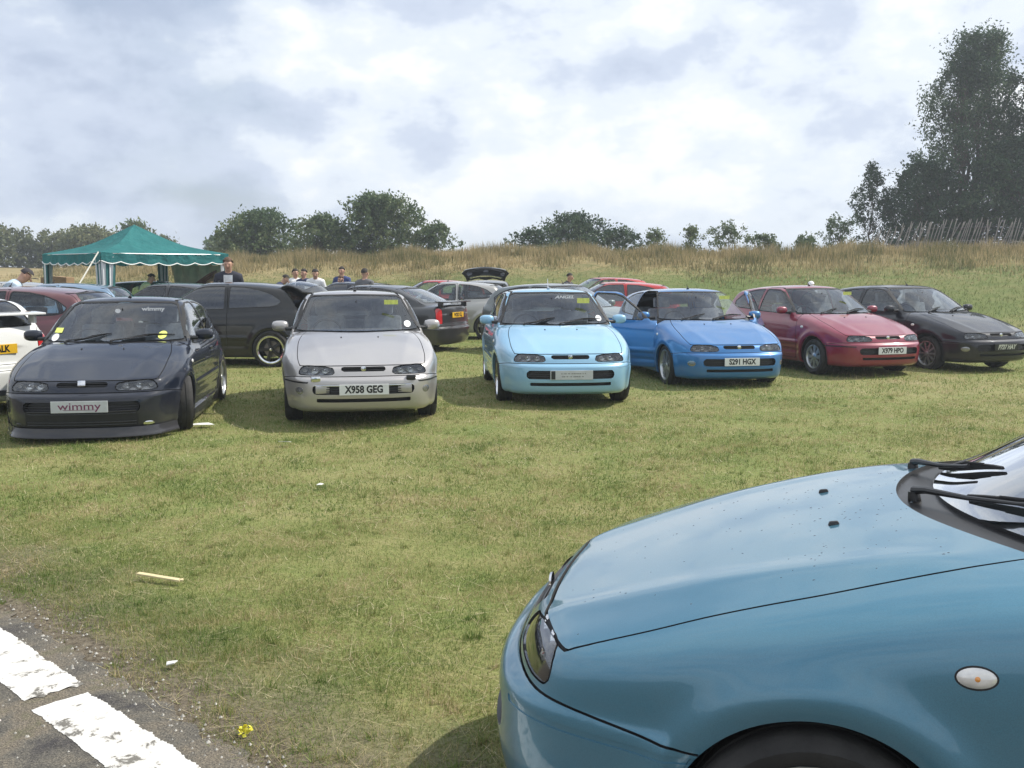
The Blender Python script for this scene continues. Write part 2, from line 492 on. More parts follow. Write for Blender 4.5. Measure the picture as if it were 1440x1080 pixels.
def make_ground():
    xs = np.unique(np.round(np.concatenate([np.arange(-14, 22, 0.5), np.arange(-70, -14, 2.0), np.arange(22, 70, 2.0), [-900, -400, -200, -110, 110, 200, 400, 900]]), 3))
    ys = np.unique(np.round(np.concatenate([np.arange(-6, 24, 0.5), np.arange(24, 60, 0.6), np.arange(60, 130, 4), [-60, -20, 160, 220, 320, 500, 900, 1600]]), 3))
    X, Y = np.meshgrid(xs, ys, indexing='ij'); Z = ground_h(X, Y)
    v = np.stack([X, Y, Z], -1).reshape(-1, 3); ny = len(ys)
    f = [(i * ny + j, (i + 1) * ny + j, (i + 1) * ny + j + 1, i * ny + j + 1) for i in range(len(xs) - 1) for j in range(ny - 1)]
    m, N, L, o = new_mat('turf')
    b = bsdf(N, (0.1, 0.12, 0.05), 0.9, spec=0.2)
    n1 = tex_noise(N, L, 0.22, 5.0, 0.6, 'World', 0.4); n2 = tex_noise(N, L, 1.7, 5.0, 0.65, 'World', 0.3); n3 = tex_noise(N, L, 26.0, 3.0, 0.7, 'World')
    def mad(a, k, c):
        q = N.new('ShaderNodeMath'); q.operation = 'MULTIPLY_ADD'; L.new(a, q.inputs[0]); q.inputs[1].default_value = k
        if isinstance(c, float): q.inputs[2].default_value = c
        else: L.new(c, q.inputs[2])
        return q.outputs[0]
    s = mad(n1.outputs['Fac'], 0.40, mad(n2.outputs['Fac'], 0.40, mad(n3.outputs['Fac'], 0.20, 0.0)))
    low = ramp_node(N, L, s, [(0.36, (0.125, 0.165, 0.045)), (0.46, (0.175, 0.200, 0.062)), (0.55, (0.225, 0.220, 0.085)), (0.66, (0.29, 0.245, 0.13))])
    # the bank grows rougher and drier with height
    g = N.new('ShaderNodeNewGeometry'); sp = N.new('ShaderNodeSeparateXYZ'); L.new(g.outputs['Position'], sp.inputs[0])
    mp = N.new('ShaderNodeMapRange'); mp.inputs[1].default_value = 1.55; mp.inputs[2].default_value = 2.3; L.new(mad(n2.outputs['Fac'], 0.8, mad(sp.outputs['X'], -0.022, sp.outputs['Z'])), mp.inputs[0])
    dry = ramp_node(N, L, s, [(0.38, (0.15, 0.14, 0.055)), (0.5, (0.27, 0.215, 0.10)), (0.62, (0.36, 0.28, 0.15))])
    mx = N.new('ShaderNodeMix'); mx.data_type = 'RGBA'; slope = N.new('ShaderNodeMapRange'); slope.inputs[1].default_value = 0.05; slope.inputs[2].default_value = 0.5; L.new(sp.outputs['Z'], slope.inputs[0])
    gr = ramp_node(N, L, s, [(0.36, (0.085, 0.125, 0.030)), (0.5, (0.125, 0.155, 0.042)), (0.62, (0.19, 0.18, 0.07))])
    ms = N.new('ShaderNodeMix'); ms.data_type = 'RGBA'; L.new(slope.outputs[0], ms.inputs['Factor']); L.new(low.outputs[0], ms.inputs[6]); L.new(gr.outputs[0], ms.inputs[7])
    L.new(mp.outputs[0], mx.inputs['Factor']); L.new(ms.outputs[2], mx.inputs[6]); L.new(dry.outputs[0], mx.inputs[7])
    # bare earth near the track edge, as an irregular band
    dist = N.new('ShaderNodeVectorMath'); dist.operation = 'DOT_PRODUCT'; L.new(g.outputs['Position'], dist.inputs[0]); dist.inputs[1].default_value = (0.69, 0.72, 0.0)
    e = N.new('ShaderNodeMapRange'); e.inputs[1].default_value = 2.45; e.inputs[2].default_value = 1.85; L.new(mad(n2.outputs['Fac'], 1.0, mad(dist.outputs['Value'], 1.0, -0.5)), e.inputs[0])
    mx2 = N.new('ShaderNodeMix'); mx2.data_type = 'RGBA'; L.new(e.outputs[0], mx2.inputs['Factor']); L.new(mx.outputs[2], mx2.inputs[6])
    so = ramp_node(N, L, n3.outputs['Fac'], [(0.35, (0.075, 0.060, 0.042)), (0.65, (0.17, 0.145, 0.105))]); L.new(so.outputs[0], mx2.inputs[7])
    L.new(mx2.outputs[2], b.inputs['Base Color'])
    bp = N.new('ShaderNodeBump'); bp.inputs['Strength'].default_value = 0.8; bp.inputs['Distance'].default_value = 0.05
    L.new(mad(n3.outputs['Fac'], 0.6, mad(n2.outputs['Fac'], 1.0, 0.0)), bp.inputs['Height']); L.new(bp.outputs[0], b.inputs['Normal'])
    L.new(b.outputs[0], o.inputs[0])
    me = bpy.data.meshes.new('field'); me.from_pydata(v.tolist(), [], f); me.shade_smooth(); me.materials.append(m)
    ob = bpy.data.objects.new('field', me); COL.objects.link(ob); tag(ob, kind='structure')
make_ground()

# ragged edge of the old track: asphalt, then the painted line on it
LD = Vector((0.722, -0.692)); LN = Vector((0.692, 0.722))    # along the line, and across it towards the grass
def strip_poly(name, edge_a, edge_b, s0, s1, z, mat, rough=0.02, seed=1, n=160, ends=0.02, thick=0.0, kind='structure'):
    """sheet between two wandering edges; distances across (LN) and along (LD)"""
    rr = np.random.default_rng(seed)
    def wob(k):
        v = np.zeros(n)
        for f_, a_ in ((3, 0.8), (9, 0.5), (25, 0.4), (60, 0.4), (200, 0.35), (420, 0.3)): 
            v += a_ * np.interp(np.linspace(0, 1, n), np.linspace(0, 1, f_ + 2), rr.normal(0, 1, f_ + 2))
        return v * k
    A = edge_a + wob(rough * 0.5); B = edge_b + wob(rough)
    S = np.linspace(s0, s1, n); v, f = [], []
    m = 8
    for i in range(n):
        for j in range(m):
            c = A[i] + (B[i] - A[i]) * j / (m - 1); s_ = S[i]
            if i in (0, n - 1): s_ += rr.normal(0, ends)
            p = LN * c + LD * s_; v.append((p.x, p.y, z + (0.0 if 0 < j < m - 1 and 0 < i < n - 1 else -thick)))
    for i in range(n - 1):
        for j in range(m - 1): f.append((i * m + j, i * m + j + 1, (i + 1) * m + j + 1, (i + 1) * m + j))
    return tag(mesh_obj(name, v, f, mat), kind=kind)
def make_track():
    m, N, L, o = new_mat('old_asphalt'); b = bsdf(N, (0.1, 0.1, 0.1), 0.85, spec=0.3)
    n1 = tex_noise(N, L, 3.0, 5.0, 0.65, 'World', 0.5); n3 = tex_noise(N, L, 130.0, 2.0, 0.7, 'World'); n4 = tex_noise(N, L, 11.0, 4.0, 0.65, 'World')
    r1 = ramp_node(N, L, n1.outputs['Fac'], [(0.34, (0.060, 0.056, 0.056)), (0.46, (0.13, 0.12, 0.10)), (0.56, (0.175, 0.150, 0.115)), (0.68, (0.12, 0.115, 0.07))])
    r3 = ramp_node(N, L, n3.outputs['Fac'], [(0.33, (0.6, 0.6, 0.6)), (0.55, (1.05, 1.05, 1.05)), (0.70, (1.7, 1.65, 1.55))])
    mx = N.new('ShaderNodeMix'); mx.data_type = 'RGBA'; mx.blend_type = 'MULTIPLY'; mx.inputs['Factor'].default_value = 1.0
    L.new(r1.outputs[0], mx.inputs[6]); L.new(r3.outputs[0], mx.inputs[7]); L.new(mx.outputs[2], b.inputs['Base Color'])
    ad = N.new('ShaderNodeMath'); ad.operation = 'ADD'; L.new(n3.outputs['Fac'], ad.inputs[0]); L.new(n4.outputs['Fac'], ad.inputs[1])
    bp = N.new('ShaderNodeBump'); bp.inputs['Strength'].default_value = 0.9; bp.inputs['Distance'].default_value = 0.012
    L.new(ad.outputs[0], bp.inputs['Height']); L.new(bp.outputs[0], b.inputs['Normal']); L.new(b.outputs[0], o.inputs[0])
    strip_poly('track', -4.0, 1.71, -8.0, 3.0, 0.006, m, 0.035, 3, 500)
    pm, N, L, o = new_mat('worn_white_paint'); b = bsdf(N, (0.8, 0.8, 0.8), 0.6, spec=0.4)
    n1 = tex_noise(N, L, 9.0, 6.0, 0.7, 'World', 0.3); n2 = tex_noise(N, L, 90.0, 3.0, 0.7, 'World')
    r = ramp_node(N, L, n1.outputs['Fac'], [(0.385, (0.15, 0.14, 0.12)), (0.425, (0.56, 0.54, 0.50)), (0.52, (0.64, 0.63, 0.60)), (0.7, (0.70, 0.70, 0.67))])
    L.new(r.outputs[0], b.inputs['Base Color']); bp = N.new('ShaderNodeBump'); bp.inputs['Strength'].default_value = 0.5; bp.inputs['Distance'].default_value = 0.006
    L.new(n2.outputs['Fac'], bp.inputs['Height']); L.new(bp.outputs[0], b.inputs['Normal']); L.new(b.outputs[0], o.inputs[0])
    a = strip_poly('painted_line', 1.355, 1.575, -6.5, -3.90, 0.012, pm, 0.007, 5, 900, 0.012, 0.004)
    c = strip_poly('painted_line', 1.345, 1.565, -3.80, -1.0, 0.012, pm, 0.007, 9, 900, 0.010, 0.004)
    st = plain('track_stone', (0.42, 0.40, 0.36), 0.9, vary=0.5, scale=30); rr = random.Random(4); mb = MB()
    for i in range(800):
        t = rr.uniform(-6.5, -1.5); c_ = rr.gauss(1.70, 0.09) if i % 3 else rr.uniform(0.9, 1.35); p = LN * c_ + LD * t; q = rr.uniform(0.002, 0.0075) * (1.4 if rr.random() < .08 else 1)
        if 1.33 < c_ < 1.59: continue
        k = rr.uniform(0, 3); ca, sa = math.cos(k) * q, math.sin(k) * q
        mb.add([(p.x + ca, p.y + sa, 0.006), (p.x - sa, p.y + ca, 0.006), (p.x - ca, p.y - sa, 0.006), (p.x + sa, p.y - ca, 0.006), (p.x, p.y, 0.008 + q * rr.uniform(.5, 1.1))], [(0, 1, 4), (1, 2, 4), (2, 3, 4), (3, 0, 4)])
    tag(mb.build('gravel', st), 'loose pale grit scattered along the broken track edge', 'gravel', kind='stuff')
make_track()

# ------------------------------------------------------------------ grass blades (real geometry, one mesh per kind)
def leaf_mat(name, stops, scale, trans=0.35, rough=0.6, wscale=None, spec=0.25):
    m, N, L, o = new_mat(name)
    g = N.new('ShaderNodeNewGeometry')
    n = tex_noise(N, L, scale, 4.0, 0.6, 'World', 0.3)
    ad = N.new('ShaderNodeMath'); ad.operation = 'MULTIPLY_ADD'; L.new(g.outputs['Random Per Island'], ad.inputs[0]); ad.inputs[1].default_value = 0.45; 
    sb = N.new('ShaderNodeMath'); sb.operation = 'MULTIPLY_ADD'; L.new(n.outputs['Fac'], sb.inputs[0]); sb.inputs[1].default_value = 1.3; sb.inputs[2].default_value = -0.375
    L.new(sb.outputs[0], ad.inputs[2])
    r = ramp_node(N, L, ad.outputs[0], stops)
    b = bsdf(N, (0.1, 0.1, 0.1), rough, spec=spec); L.new(r.outputs[0], b.inputs['Base Color'])
    t = N.new('ShaderNodeBsdfTranslucent'); L.new(r.outputs[0], t.inputs[0])
    mx = N.new('ShaderNodeMixShader'); mx.inputs[0].default_value = trans; L.new(b.outputs[0], mx.inputs[1]); L.new(t.outputs[0], mx.inputs[2]); L.new(mx.outputs[0], o.inputs[0])
    return m
def tri_mesh(name, V, mat, nv=3):
    """V: (n, nv, 3) separate little polygons"""
    n = len(V); me = bpy.data.meshes.new(name)
    me.vertices.add(n * nv); me.vertices.foreach_set('co', V.reshape(-1).astype(np.float32))
    me.loops.add(n * nv); me.loops.foreach_set('vertex_index', np.arange(n * nv, dtype=np.int32))
    me.polygons.add(n); me.polygons.foreach_set('loop_start', np.arange(0, n * nv, nv, dtype=np.int32))
    me.update(calc_edges=True); me.materials.append(mat)
    o = bpy.data.objects.new(name, me); COL.objects.link(o); return o
def blades(rg, x, y, h, w, lean):
    n = len(x); z = ground_h(x, y); a = rg.uniform(0, 2 * np.pi, n); b = rg.uniform(0, 2 * np.pi, n); l = np.abs(rg.normal(0, lean, n))
    dx, dy = np.cos(a) * w / 2, np.sin(a) * w / 2
    V = np.empty((n, 3, 3))
    V[:, 0] = np.stack([x - dx, y - dy, z - 0.002], 1); V[:, 1] = np.stack([x + dx, y + dy, z - 0.002], 1)
    V[:, 2] = np.stack([x + np.cos(b) * h * l, y + np.sin(b) * h * l, z + h / np.sqrt(1 + l * l)], 1)
    return V
def scatter(rg, n, y0, y1, power=1.0, margin=1.05, xmin=None, xmax=None):
    """points over the trapezoid the camera sees"""
    u = rg.uniform(0, 1, n); y = (y0 ** power + u * (y1 ** power - y0 ** power)) ** (1 / power)
    x = rg.uniform(-1, 1, n) * (0.53 * y * margin + 0.3)
    return x, y
def make_lawn():
    rg = np.random.default_rng(11)
    mat = leaf_mat('lawn_blades', [(0.14, (0.085, 0.150, 0.030)), (0.36, (0.145, 0.208, 0.048)), (0.54, (0.225, 0.255, 0.078)), (0.68, (0.37, 0.31, 0.145)), (0.86, (0.56, 0.45, 0.28))], 1.9, 0.3)
    parts = []
    for n, y0, y1, h, w in ((400000, 2.9, 6.5, 0.019, 0.0032), (280000, 6.5, 13.0, 0.024, 0.0058), (170000, 13.0, 27.0, 0.032, 0.011)):
        x, y = scatter(rg, n, y0, y1, 1.0)
        c = x * LN.x + y * LN.y; keep = c > 1.72 + 0.10 * np.sin(x * 9 + y * 5) * np.sin(y * 7) + rg.exponential(0.10, n)
        # patchy: thin where the turf is worn
        p = np.sin(x * 2.1 + 1.3 * np.sin(y * 1.7)) * np.sin(y * 2.6 + np.sin(x * 1.9)) + 0.5 * np.sin(x * 6.3 + y * 2.2) * np.sin(y * 5.9 - x)
        keep &= rg.uniform(-1.3, 1.6, n) < p + 0.9
        x, y, p = x[keep], y[keep], p[keep]; n = len(x)
        hh = h * rg.gamma(4, 0.25, n) * (1.0 + 0.15 * p); parts.append(blades(rg, x, y, hh, w * rg.uniform(0.7, 1.3, n), 1.3))
    # coarser tufts and dead stalks lying in the sward
    n = 900; cx, cy = scatter(rg, n, 3.1, 14.0); k = 26
    x = np.repeat(cx, k) + rg.normal(0, 0.016, n * k); y = np.repeat(cy, k) + rg.normal(0, 0.016, n * k)
    keep = x * LN.x + y * LN.y > 1.70; x, y = x[keep], y[keep]
    parts.append(blades(rg, x, y, rg.uniform(0.022, 0.050, len(x)), rg.uniform(0.003, 0.006, len(x)), 0.7))
    straw = leaf_mat('dead_straw', [(0.2, (0.30, 0.24, 0.13)), (0.5, (0.46, 0.38, 0.23)), (0.8, (0.62, 0.54, 0.36))], 2.0, 0.2)
    x, y = scatter(rg, 42000, 3.0, 15.0, 1.0); keep = (x * LN.x + y * LN.y > 1.66) & (rg.uniform(-1, 1.4, len(x)) < np.sin(x * 1.7 + 0.5 * y) * np.sin(y * 1.9) + 0.4); x, y = x[keep], y[keep]
    V = blades(rg, x, y, rg.uniform(0.015, 0.05, len(x)), np.clip(0.0012 * y / 2, 0.002, 0.007), 3.0); V[..., 2] += 0.008
    o2 = tri_mesh('dead_grass', V, straw); tag(o2, 'dead straw stalks lying in the mown grass', 'grass', kind='stuff')
    o = tri_mesh('lawn_grass', np.concatenate(parts), mat); tag(o, 'short dry mown grass covering the show field', 'grass', kind='stuff')
def make_bank_grass():
    rg = np.random.default_rng(5)
    mat = leaf_mat('dry_grass', [(0.22, (0.10, 0.115, 0.035)), (0.42, (0.20, 0.18, 0.075)), (0.60, (0.38, 0.30, 0.15)), (0.85, (0.52, 0.42, 0.25))], 0.45, 0.35)
    V = []
    n = 150000; x = rg.uniform(-32, 34, n); toe = ci(x, [-40, -22, -5, 8, 16, 30], [34, 32.5, 32, 28.5, 24.5, 22]); cy = ci(x, [-60, -26, -14, 0, 16, 30, 60], [95, 75, 49, 47.5, 43.5, 39, 36])
    t = rg.uniform(0.45, 1.15, n); t = np.where(rg.uniform(0, 1, n) < 0.35, rg.uniform(0.9, 1.12, n), t)
    y = toe + (cy - toe) * t
    lo = 0.62 + 0.10 * np.sin(x * 0.5) + 0.05 * np.sin(x * 2.3) - 0.10 * (x > 14)
    clump = 0.5 + 0.5 * np.sin(x * 1.9 + 2 * np.sin(y * 0.8)) * np.sin(y * 1.3 + x * 0.4)
    keep = (t > lo + rg.normal(0, 0.05, n)) & (rg.uniform(0, 1, n) < 0.45 + 0.6 * clump) & (y < 78) & ((x > -24) | (y > 60))
    x, y, t, clump = x[keep], y[keep], t[keep], clump[keep]
    h = (0.24 + 0.42 * clump ** 1.5) * rg.uniform(0.4, 1.3, len(x)) * np.clip((t - 0.45) * 3.0, 0.35, 1.0)
    V.append(blades(rg, x, y, h, rg.uniform(0.018, 0.045, len(x)), 0.35))
    o = tri_mesh('bank_grass', np.concatenate(V), mat); tag(o, 'tall straw coloured grass along the top of the bank', 'grass', kind='stuff')
    mat2 = leaf_mat('bank_green', [(0.2, (0.085, 0.135, 0.030)), (0.5, (0.125, 0.165, 0.042)), (0.8, (0.185, 0.19, 0.065))], 0.4, 0.3)
    n = 110000; x = rg.uniform(-30, 32, n); toe = ci(x, [-40, -22, -5, 8, 16, 30], [34, 32.5, 32, 28.5, 24.5, 22]); cy = ci(x, [-60, -26, -14, 0, 16, 30, 60], [95, 75, 49, 47.5, 43.5, 39, 36])
    y = toe - 4 + (cy - toe + 4) * rg.uniform(0, 0.75, n)
    V = blades(rg, x, y, 0.05 * rg.uniform(0.5, 1.6, n) * (1 + 0.8 * np.clip(x - 8, 0, 6) / 6), rg.uniform(0.012, 0.026, n), 1.0)
    o = tri_mesh('slope_grass', V, mat2); tag(o, 'green grass on the lower slope of the bank', 'grass', kind='stuff')
make_lawn(); make_bank_grass()
# ------------------------------------------------------------------ hatchback body (x forward, y left, z up; ground at 0)
WB = 1.27                                   # half wheelbase
FIELD_DEFAULT = dict(
    pl=([-2.0, -1.9, -1.7, -1.4, -1.0, 0.9, 1.3, 1.6, 1.85, 2.0, 2.15], [-0.19, -0.14, -0.07, -0.02, 0.0, 0.0, -0.012, -0.055, -0.135, -0.21, -0.32]),
    tb=([-2.0, -1.85, -1.6, -1.2, -0.5, 0.3, 0.7, 0.9, 1.1, 1.3, 1.5, 1.7, 1.9, 2.0, 2.06, 2.12],
        [0.93, 0.98, 1.02, 1.01, 0.985, 0.97, 0.982, 0.966, 0.933, 0.887, 0.832, 0.764, 0.692, 0.657, 0.636, 0.60]),
    xr=([0.15, 0.3, 0.5, 0.58, 0.62, 0.8, 0.95, 1.05, 1.2], [-1.84, -1.90, -1.915, -1.905, -1.88, -1.865, -1.835, -1.79, -1.6]),
    tr=([-1.9, -1.7, -1.5, -1.2, -0.8, -0.35, 0.0, 0.3, 0.9], [1.20, 1.275, 1.33, 1.375, 1.408, 1.42, 1.405, 1.36, 1.2]),
    gx=([0.9, 1.0, 1.1, 1.2, 1.3, 1.4], [-1.86, -1.835, -1.77, -1.68, -1.56, -1.38]),
    gp=([-1.95, -1.7, -1.4, -1.0, 0.2, 0.6, 1.1], [-0.16, -0.09, -0.04, -0.012, 0.0, -0.02, -0.09]), dz=0.0)
def make_field(**kw):
    P = dict(FIELD_DEFAULT); P.update(kw)
    return lambda x, y, z: body_field(x, y, z, P)
def body_field(x, y, z, P):
    s = np.sqrt(y * y + 1e-6)
    # lower body
    wz = ci(z, [0.10, 0.17, 0.28, 0.42, 0.55, 0.68, 0.80, 0.90, 1.0, 1.25], [0.79, 0.822, 0.845, 0.862, 0.870, 0.868, 0.855, 0.832, 0.795, 0.66])
    pl = ci(x, *P['pl'])
    W = wz + pl
    for wx in (WB, -WB):
        r = np.sqrt((x - wx) ** 2 + (z - 0.30) ** 2)
        W = W + 0.020 * np.exp(-((r - 0.37) / 0.055) ** 2) * (1.0 / (1.0 + np.exp((z - 0.78) / 0.03)))
    W = W + 0.011 * np.exp(-((z - 0.49) / 0.032) ** 4) / (1.0 + np.exp((np.abs(x) - 0.84) / 0.02))
    W = W - 0.010 * np.exp(-((z - 0.355) / 0.03) ** 2) / (1.0 + np.exp((np.abs(x) - 0.88) / 0.03))
    side = s - W
    tb = ci(x, *P['tb'])
    tl = tb - 0.030 * (s / 0.8) ** 2 - 0.045 * (s / 0.8) ** 6
    # the bonnet's two soft ridges that run back from the lamps
    rc = ci(x, [0.7, 1.4, 2.0], [0.62, 0.52, 0.40])
    tl = tl + 0.007 * np.exp(-((s - rc) / 0.07) ** 2) / (1.0 + np.exp((0.95 - x) / 0.06))
    top = (z - tl) * 0.93
    xf = ci(z, [0.10, 0.17, 0.26, 0.36, 0.50, 0.55, 0.60, 0.66, 0.72, 0.85], [1.96, 2.06, 2.105, 2.12, 2.110, 2.084, 2.066, 2.048, 2.022, 1.95])
    front = x - (xf - 0.22 * (s / 0.8) ** 2.6)
    xr = ci(z, *P['xr'])
    rear = (xr + 0.16 * (s / 0.8) ** 2.6) - x
    bot = (0.165 + 0.0 * x) - z
    lower = smax(smax(side, top, 0.12), smax(front, rear, 0.1), 0.112)
    # bumpers: a slightly proud shell round nose and tail
    zb = np.abs(z - 0.358) - 0.176
    bw = smax(s - (W + 0.012), smax(front - 0.034, rear - 0.02, 0.05), 0.16)
    ends = 1.60 - np.abs(x)
    bump = smax(smax(bw, zb, 0.055), ends, 0.03)
    lower = smin(lower, bump, 0.028)
    lower = smax(lower, bot, 0.05)
    # greenhouse
    tr = ci(x, *P['tr'])
    roof = (z - (tr - 0.030 * (s / 0.6) ** 2 - 0.03 * (s / 0.62) ** 6)) * 0.95
    wx = ci(z, [0.80, 0.95, 1.1, 1.25, 1.36, 1.46], [1.15, 0.885, 0.615, 0.345, 0.13, -0.09])
    scr = (x - (wx - 0.21 * (s / 0.7) ** 2)) * 0.46
    gw = ci(z, [0.85, 0.95, 1.05, 1.15, 1.25, 1.33, 1.42], [0.822, 0.800, 0.768, 0.730, 0.684, 0.640, 0.58])
    gp = ci(x, *P['gp'])
    gs = s - (gw + gp)
    gx = ci(z, *P['gx'])
    rg = (gx + 0.13 * (s / 0.6) ** 2 - x) * 0.8
    gh = smax(smax(gs, roof, 0.07), smax(scr, rg, 0.02), 0.055)
    gh = smax(gh, 0.80 - z, 0.02)
    return smin(lower, gh, 0.035)

hatch_field = make_field()
saloon_field = make_field(
    pl=([-2.45, -2.3, -2.05, -1.6, -1.0, 0.9, 1.3, 1.6, 1.85, 2.0, 2.15], [-0.19, -0.11, -0.05, -0.015, 0.0, 0.0, -0.012, -0.055, -0.135, -0.21, -0.32]),
    tb=([-2.4, -2.3, -2.1, -1.7, -1.2, -0.5, 0.3, 0.7, 0.9, 1.1, 1.3, 1.5, 1.7, 1.9, 2.0, 2.06, 2.12],
        [0.93, 0.975, 1.00, 1.0, 0.99, 0.98, 0.97, 0.972, 0.960, 0.930, 0.887, 0.832, 0.764, 0.692, 0.657, 0.636, 0.60]),
    xr=([0.15, 0.3, 0.5, 0.58, 0.62, 0.8, 0.95, 1.05, 1.2], [-2.24, -2.30, -2.315, -2.305, -2.29, -2.28, -2.26, -2.2, -2.0]),
    tr=([-2.1, -1.7, -1.4, -1.1, -0.8, -0.35, 0.0, 0.3, 0.9], [1.0, 1.20, 1.30, 1.36, 1.395, 1.41, 1.40, 1.355, 1.2]),
    gx=([0.9, 1.0, 1.1, 1.2, 1.3, 1.4], [-2.15, -1.98, -1.78, -1.55, -1.30, -0.9]),
    gp=([-2.2, -1.9, -1.5, -1.0, 0.2, 0.6, 1.1], [-0.20, -0.12, -0.05, -0.012, 0.0, -0.02, -0.09]))
def surf(field, p, d, far=1.8):
    """first point of the skin met from p in direction d, with its normal"""
    p = np.asarray(p, float); d = np.asarray(d, float); d = d / np.linalg.norm(d)
    a, b = 0.0, far
    for n in (180, 40, 40):
        t = np.linspace(a, b, n); q = p[None] + d[None] * t[:, None]
        f = field(q[:, 0], q[:, 1], q[:, 2]); k = np.argmax(f <= 0) if (f <= 0).any() else n - 1
        a, b = t[max(k - 1, 0)], t[k]
    q = p + d * b
    g = grad(field, q[None])[0]; g = g / max(np.linalg.norm(g), 1e-9)
    return Vector(q), Vector(g)
def surf_many(field, P, d, far=1.8):
    """the same for many start points (n,3) and one direction"""
    P = np.asarray(P, float); d = np.asarray(d, float); d = d / np.linalg.norm(d); n = len(P)
    t = np.linspace(0, far, 120); Q = P[:, None, :] + d[None, None] * t[None, :, None]
    f = field(Q[..., 0], Q[..., 1], Q[..., 2]); hit = f <= 0
    k = np.where(hit.any(1), hit.argmax(1), 119); a = t[np.maximum(k - 1, 0)]; b = t[k]
    for _ in range(14):
        m = (a + b) / 2; q = P + d * m[:, None]; o = field(q[:, 0], q[:, 1], q[:, 2]) > 0
        a = np.where(o, m, a); b = np.where(o, b, m)
    q = P + d * b[:, None]; g = grad(field, q); g /= np.maximum(np.linalg.norm(g, axis=1), 1e-9)[:, None]
    return q, g

DOOR_POLY = [(0.775, 0.24), (0.80, 0.45), (0.795, 0.70), (0.765, 0.90), (0.66, 0.978), (0.09, 1.325), (-0.10, 1.368), (-0.47, 1.372), (-0.50, 1.15), (-0.515, 0.70), (-0.50, 0.42), (-0.47, 0.24)]
DOORGLASS = [(0.50, 0.975), (0.44, 1.055), (0.055, 1.285), (-0.10, 1.322), (-0.42, 1.330), (-0.435, 1.15), (-0.44, 0.995)]
HAT_QUARTER = [(-0.56, 1.01), (-0.555, 1.325), (-0.80, 1.310), (-1.05, 1.265), (-1.25, 1.195), (-1.39, 1.105), (-1.36, 1.06), (-1.25, 1.035)]
SAL_QUARTER = [(-0.56, 1.01), (-0.555, 1.315), (-0.80, 1.300), (-1.10, 1.245), (-1.38, 1.13), (-1.48, 1.06), (-1.40, 1.03)]
def body_skin(field, h, g=0.005, saloon=False):
    V, Q = surface_nets(field, (-2.5 if saloon else -2.05, -1.0, 0.06), (2.25, 1.0, 1.50), h)
    QUARTER = SAL_QUARTER if saloon else HAT_QUARTER
    S = Skin(V, Q)
    for wx in (WB, -WB):
        S.cut(lambda x, y, z: np.hypot(x - wx, z - 0.295) - 0.332, lambda x, y, z: abs(y) > 0.45 and z < 0.75 and abs(x - wx) < 0.5, None, 'wheel_arch')
    side = lambda x, y, z: abs(y) > 0.48
    up = lambda x, y, z: z > 0.9 and abs(y) > 0.3
    # glass: rubber surround then pane
    gf = lambda x, y, z: sd_poly(x, z, DOORGLASS, 0.018)
    S.cut(lambda x, y, z: sd_poly(x, z, QUARTER, 0.018) - 0.016, lambda x, y, z: abs(y) > 0.42 and z > 0.95 and -1.65 < x < -0.52, ['body'], 'quarter_rubber')
    S.cut(lambda x, y, z: sd_poly(x, z, QUARTER, 0.018), None, ['quarter_rubber'], 'quarter_window')
    ws = lambda x, y, z: np.maximum(sd_poly(np.abs(y), z, [(-0.3, 0.9), (0.74, 0.9), (0.70, 0.985), (0.545, 1.318), (0.5, 1.335), (-0.3, 1.352)], 0.018), x - (0.900 - 0.20 * (y / 0.6) ** 2))
    wreg = lambda x, y, z: x > -0.05 and z > 0.85
    S.cut(lambda x, y, z: np.maximum(sd_poly(np.abs(y), z, [(-0.3, 0.9), (0.74, 0.9), (0.70, 0.985), (0.545, 1.318), (0.5, 1.335), (-0.3, 1.352)], 0.036), x - (1.005 - 0.225 * (y / 0.6) ** 2)), wreg, ['body'], 'scuttle')
    S.cut(ws, None, ['scuttle'], 'windscreen')
    S.relabel(None, lambda l, x, y, z: ('screen_seal' if (l == 'scuttle' and z > 1.0) else l))
    rgl = lambda x, y, z: sd_poly(np.abs(y), z, [(-0.3, 1.04), (0.56, 1.06), (0.49, 1.25), (0.43, 1.30), (-0.3, 1.315)], 0.015)
    S.cut(lambda x, y, z: rgl(x, y, z) - 0.016, lambda x, y, z: x < (-1.0 if saloon else -1.3) and z > 0.95 and abs(y) < 0.72, ['body'], 'rear_seal')
    S.cut(rgl, None, ['rear_seal'], 'rear_window')
    # lamps
    hp = [(0.325, 0.592), (0.335, 0.618), (0.43, 0.634), (0.57, 0.640), (0.615, 0.638), (0.640, 0.622), (0.655, 0.600), (0.660, 0.584), (0.60, 0.582), (0.45, 0.583), (0.345, 0.585)]
    S.panel(lambda x, y, z: sd_poly(np.abs(y), z, hp, 0.016), 'headlight', lambda x, y, z: x > 1.66 and 0.5 < z < 0.76 and abs(y) > 0.2, ['body'], g * 0.8)
    S.cut(lambda x, y, z: rbox(np.abs(y), z, 0.0, 0.622, 0.235, 0.024, 0.02), lambda x, y, z: x > 1.8 and 0.5 < z < 0.8, ['body'], 'grille')
    S.panel(lambda x, y, z: sd_poly(np.abs(y), z, [(0.60, 0.62), (0.60, 0.9), (0.68, 0.92), (0.73, 0.9), (0.74, 0.62)], 0.01), 'tail_light', lambda x, y, z: x < -1.5 and z > 0.55, ['body'], g * 0.8)
    # bonnet
    def bonf(x, y, z):
        s = np.abs(y)
        return np.maximum(np.maximum(s - ci(x, [0.6, 0.8, 1.0, 1.3, 1.6, 1.8, 1.9], [0.545, 0.600, 0.652, 0.688, 0.692, 0.678, 0.655]), 0.660 - z), (0.99 - 0.225 * (y / 0.6) ** 2) - x)
    S.panel(bonf, 'bonnet', lambda x, y, z: x > 0.55 and z > 0.6, ['body'], g)
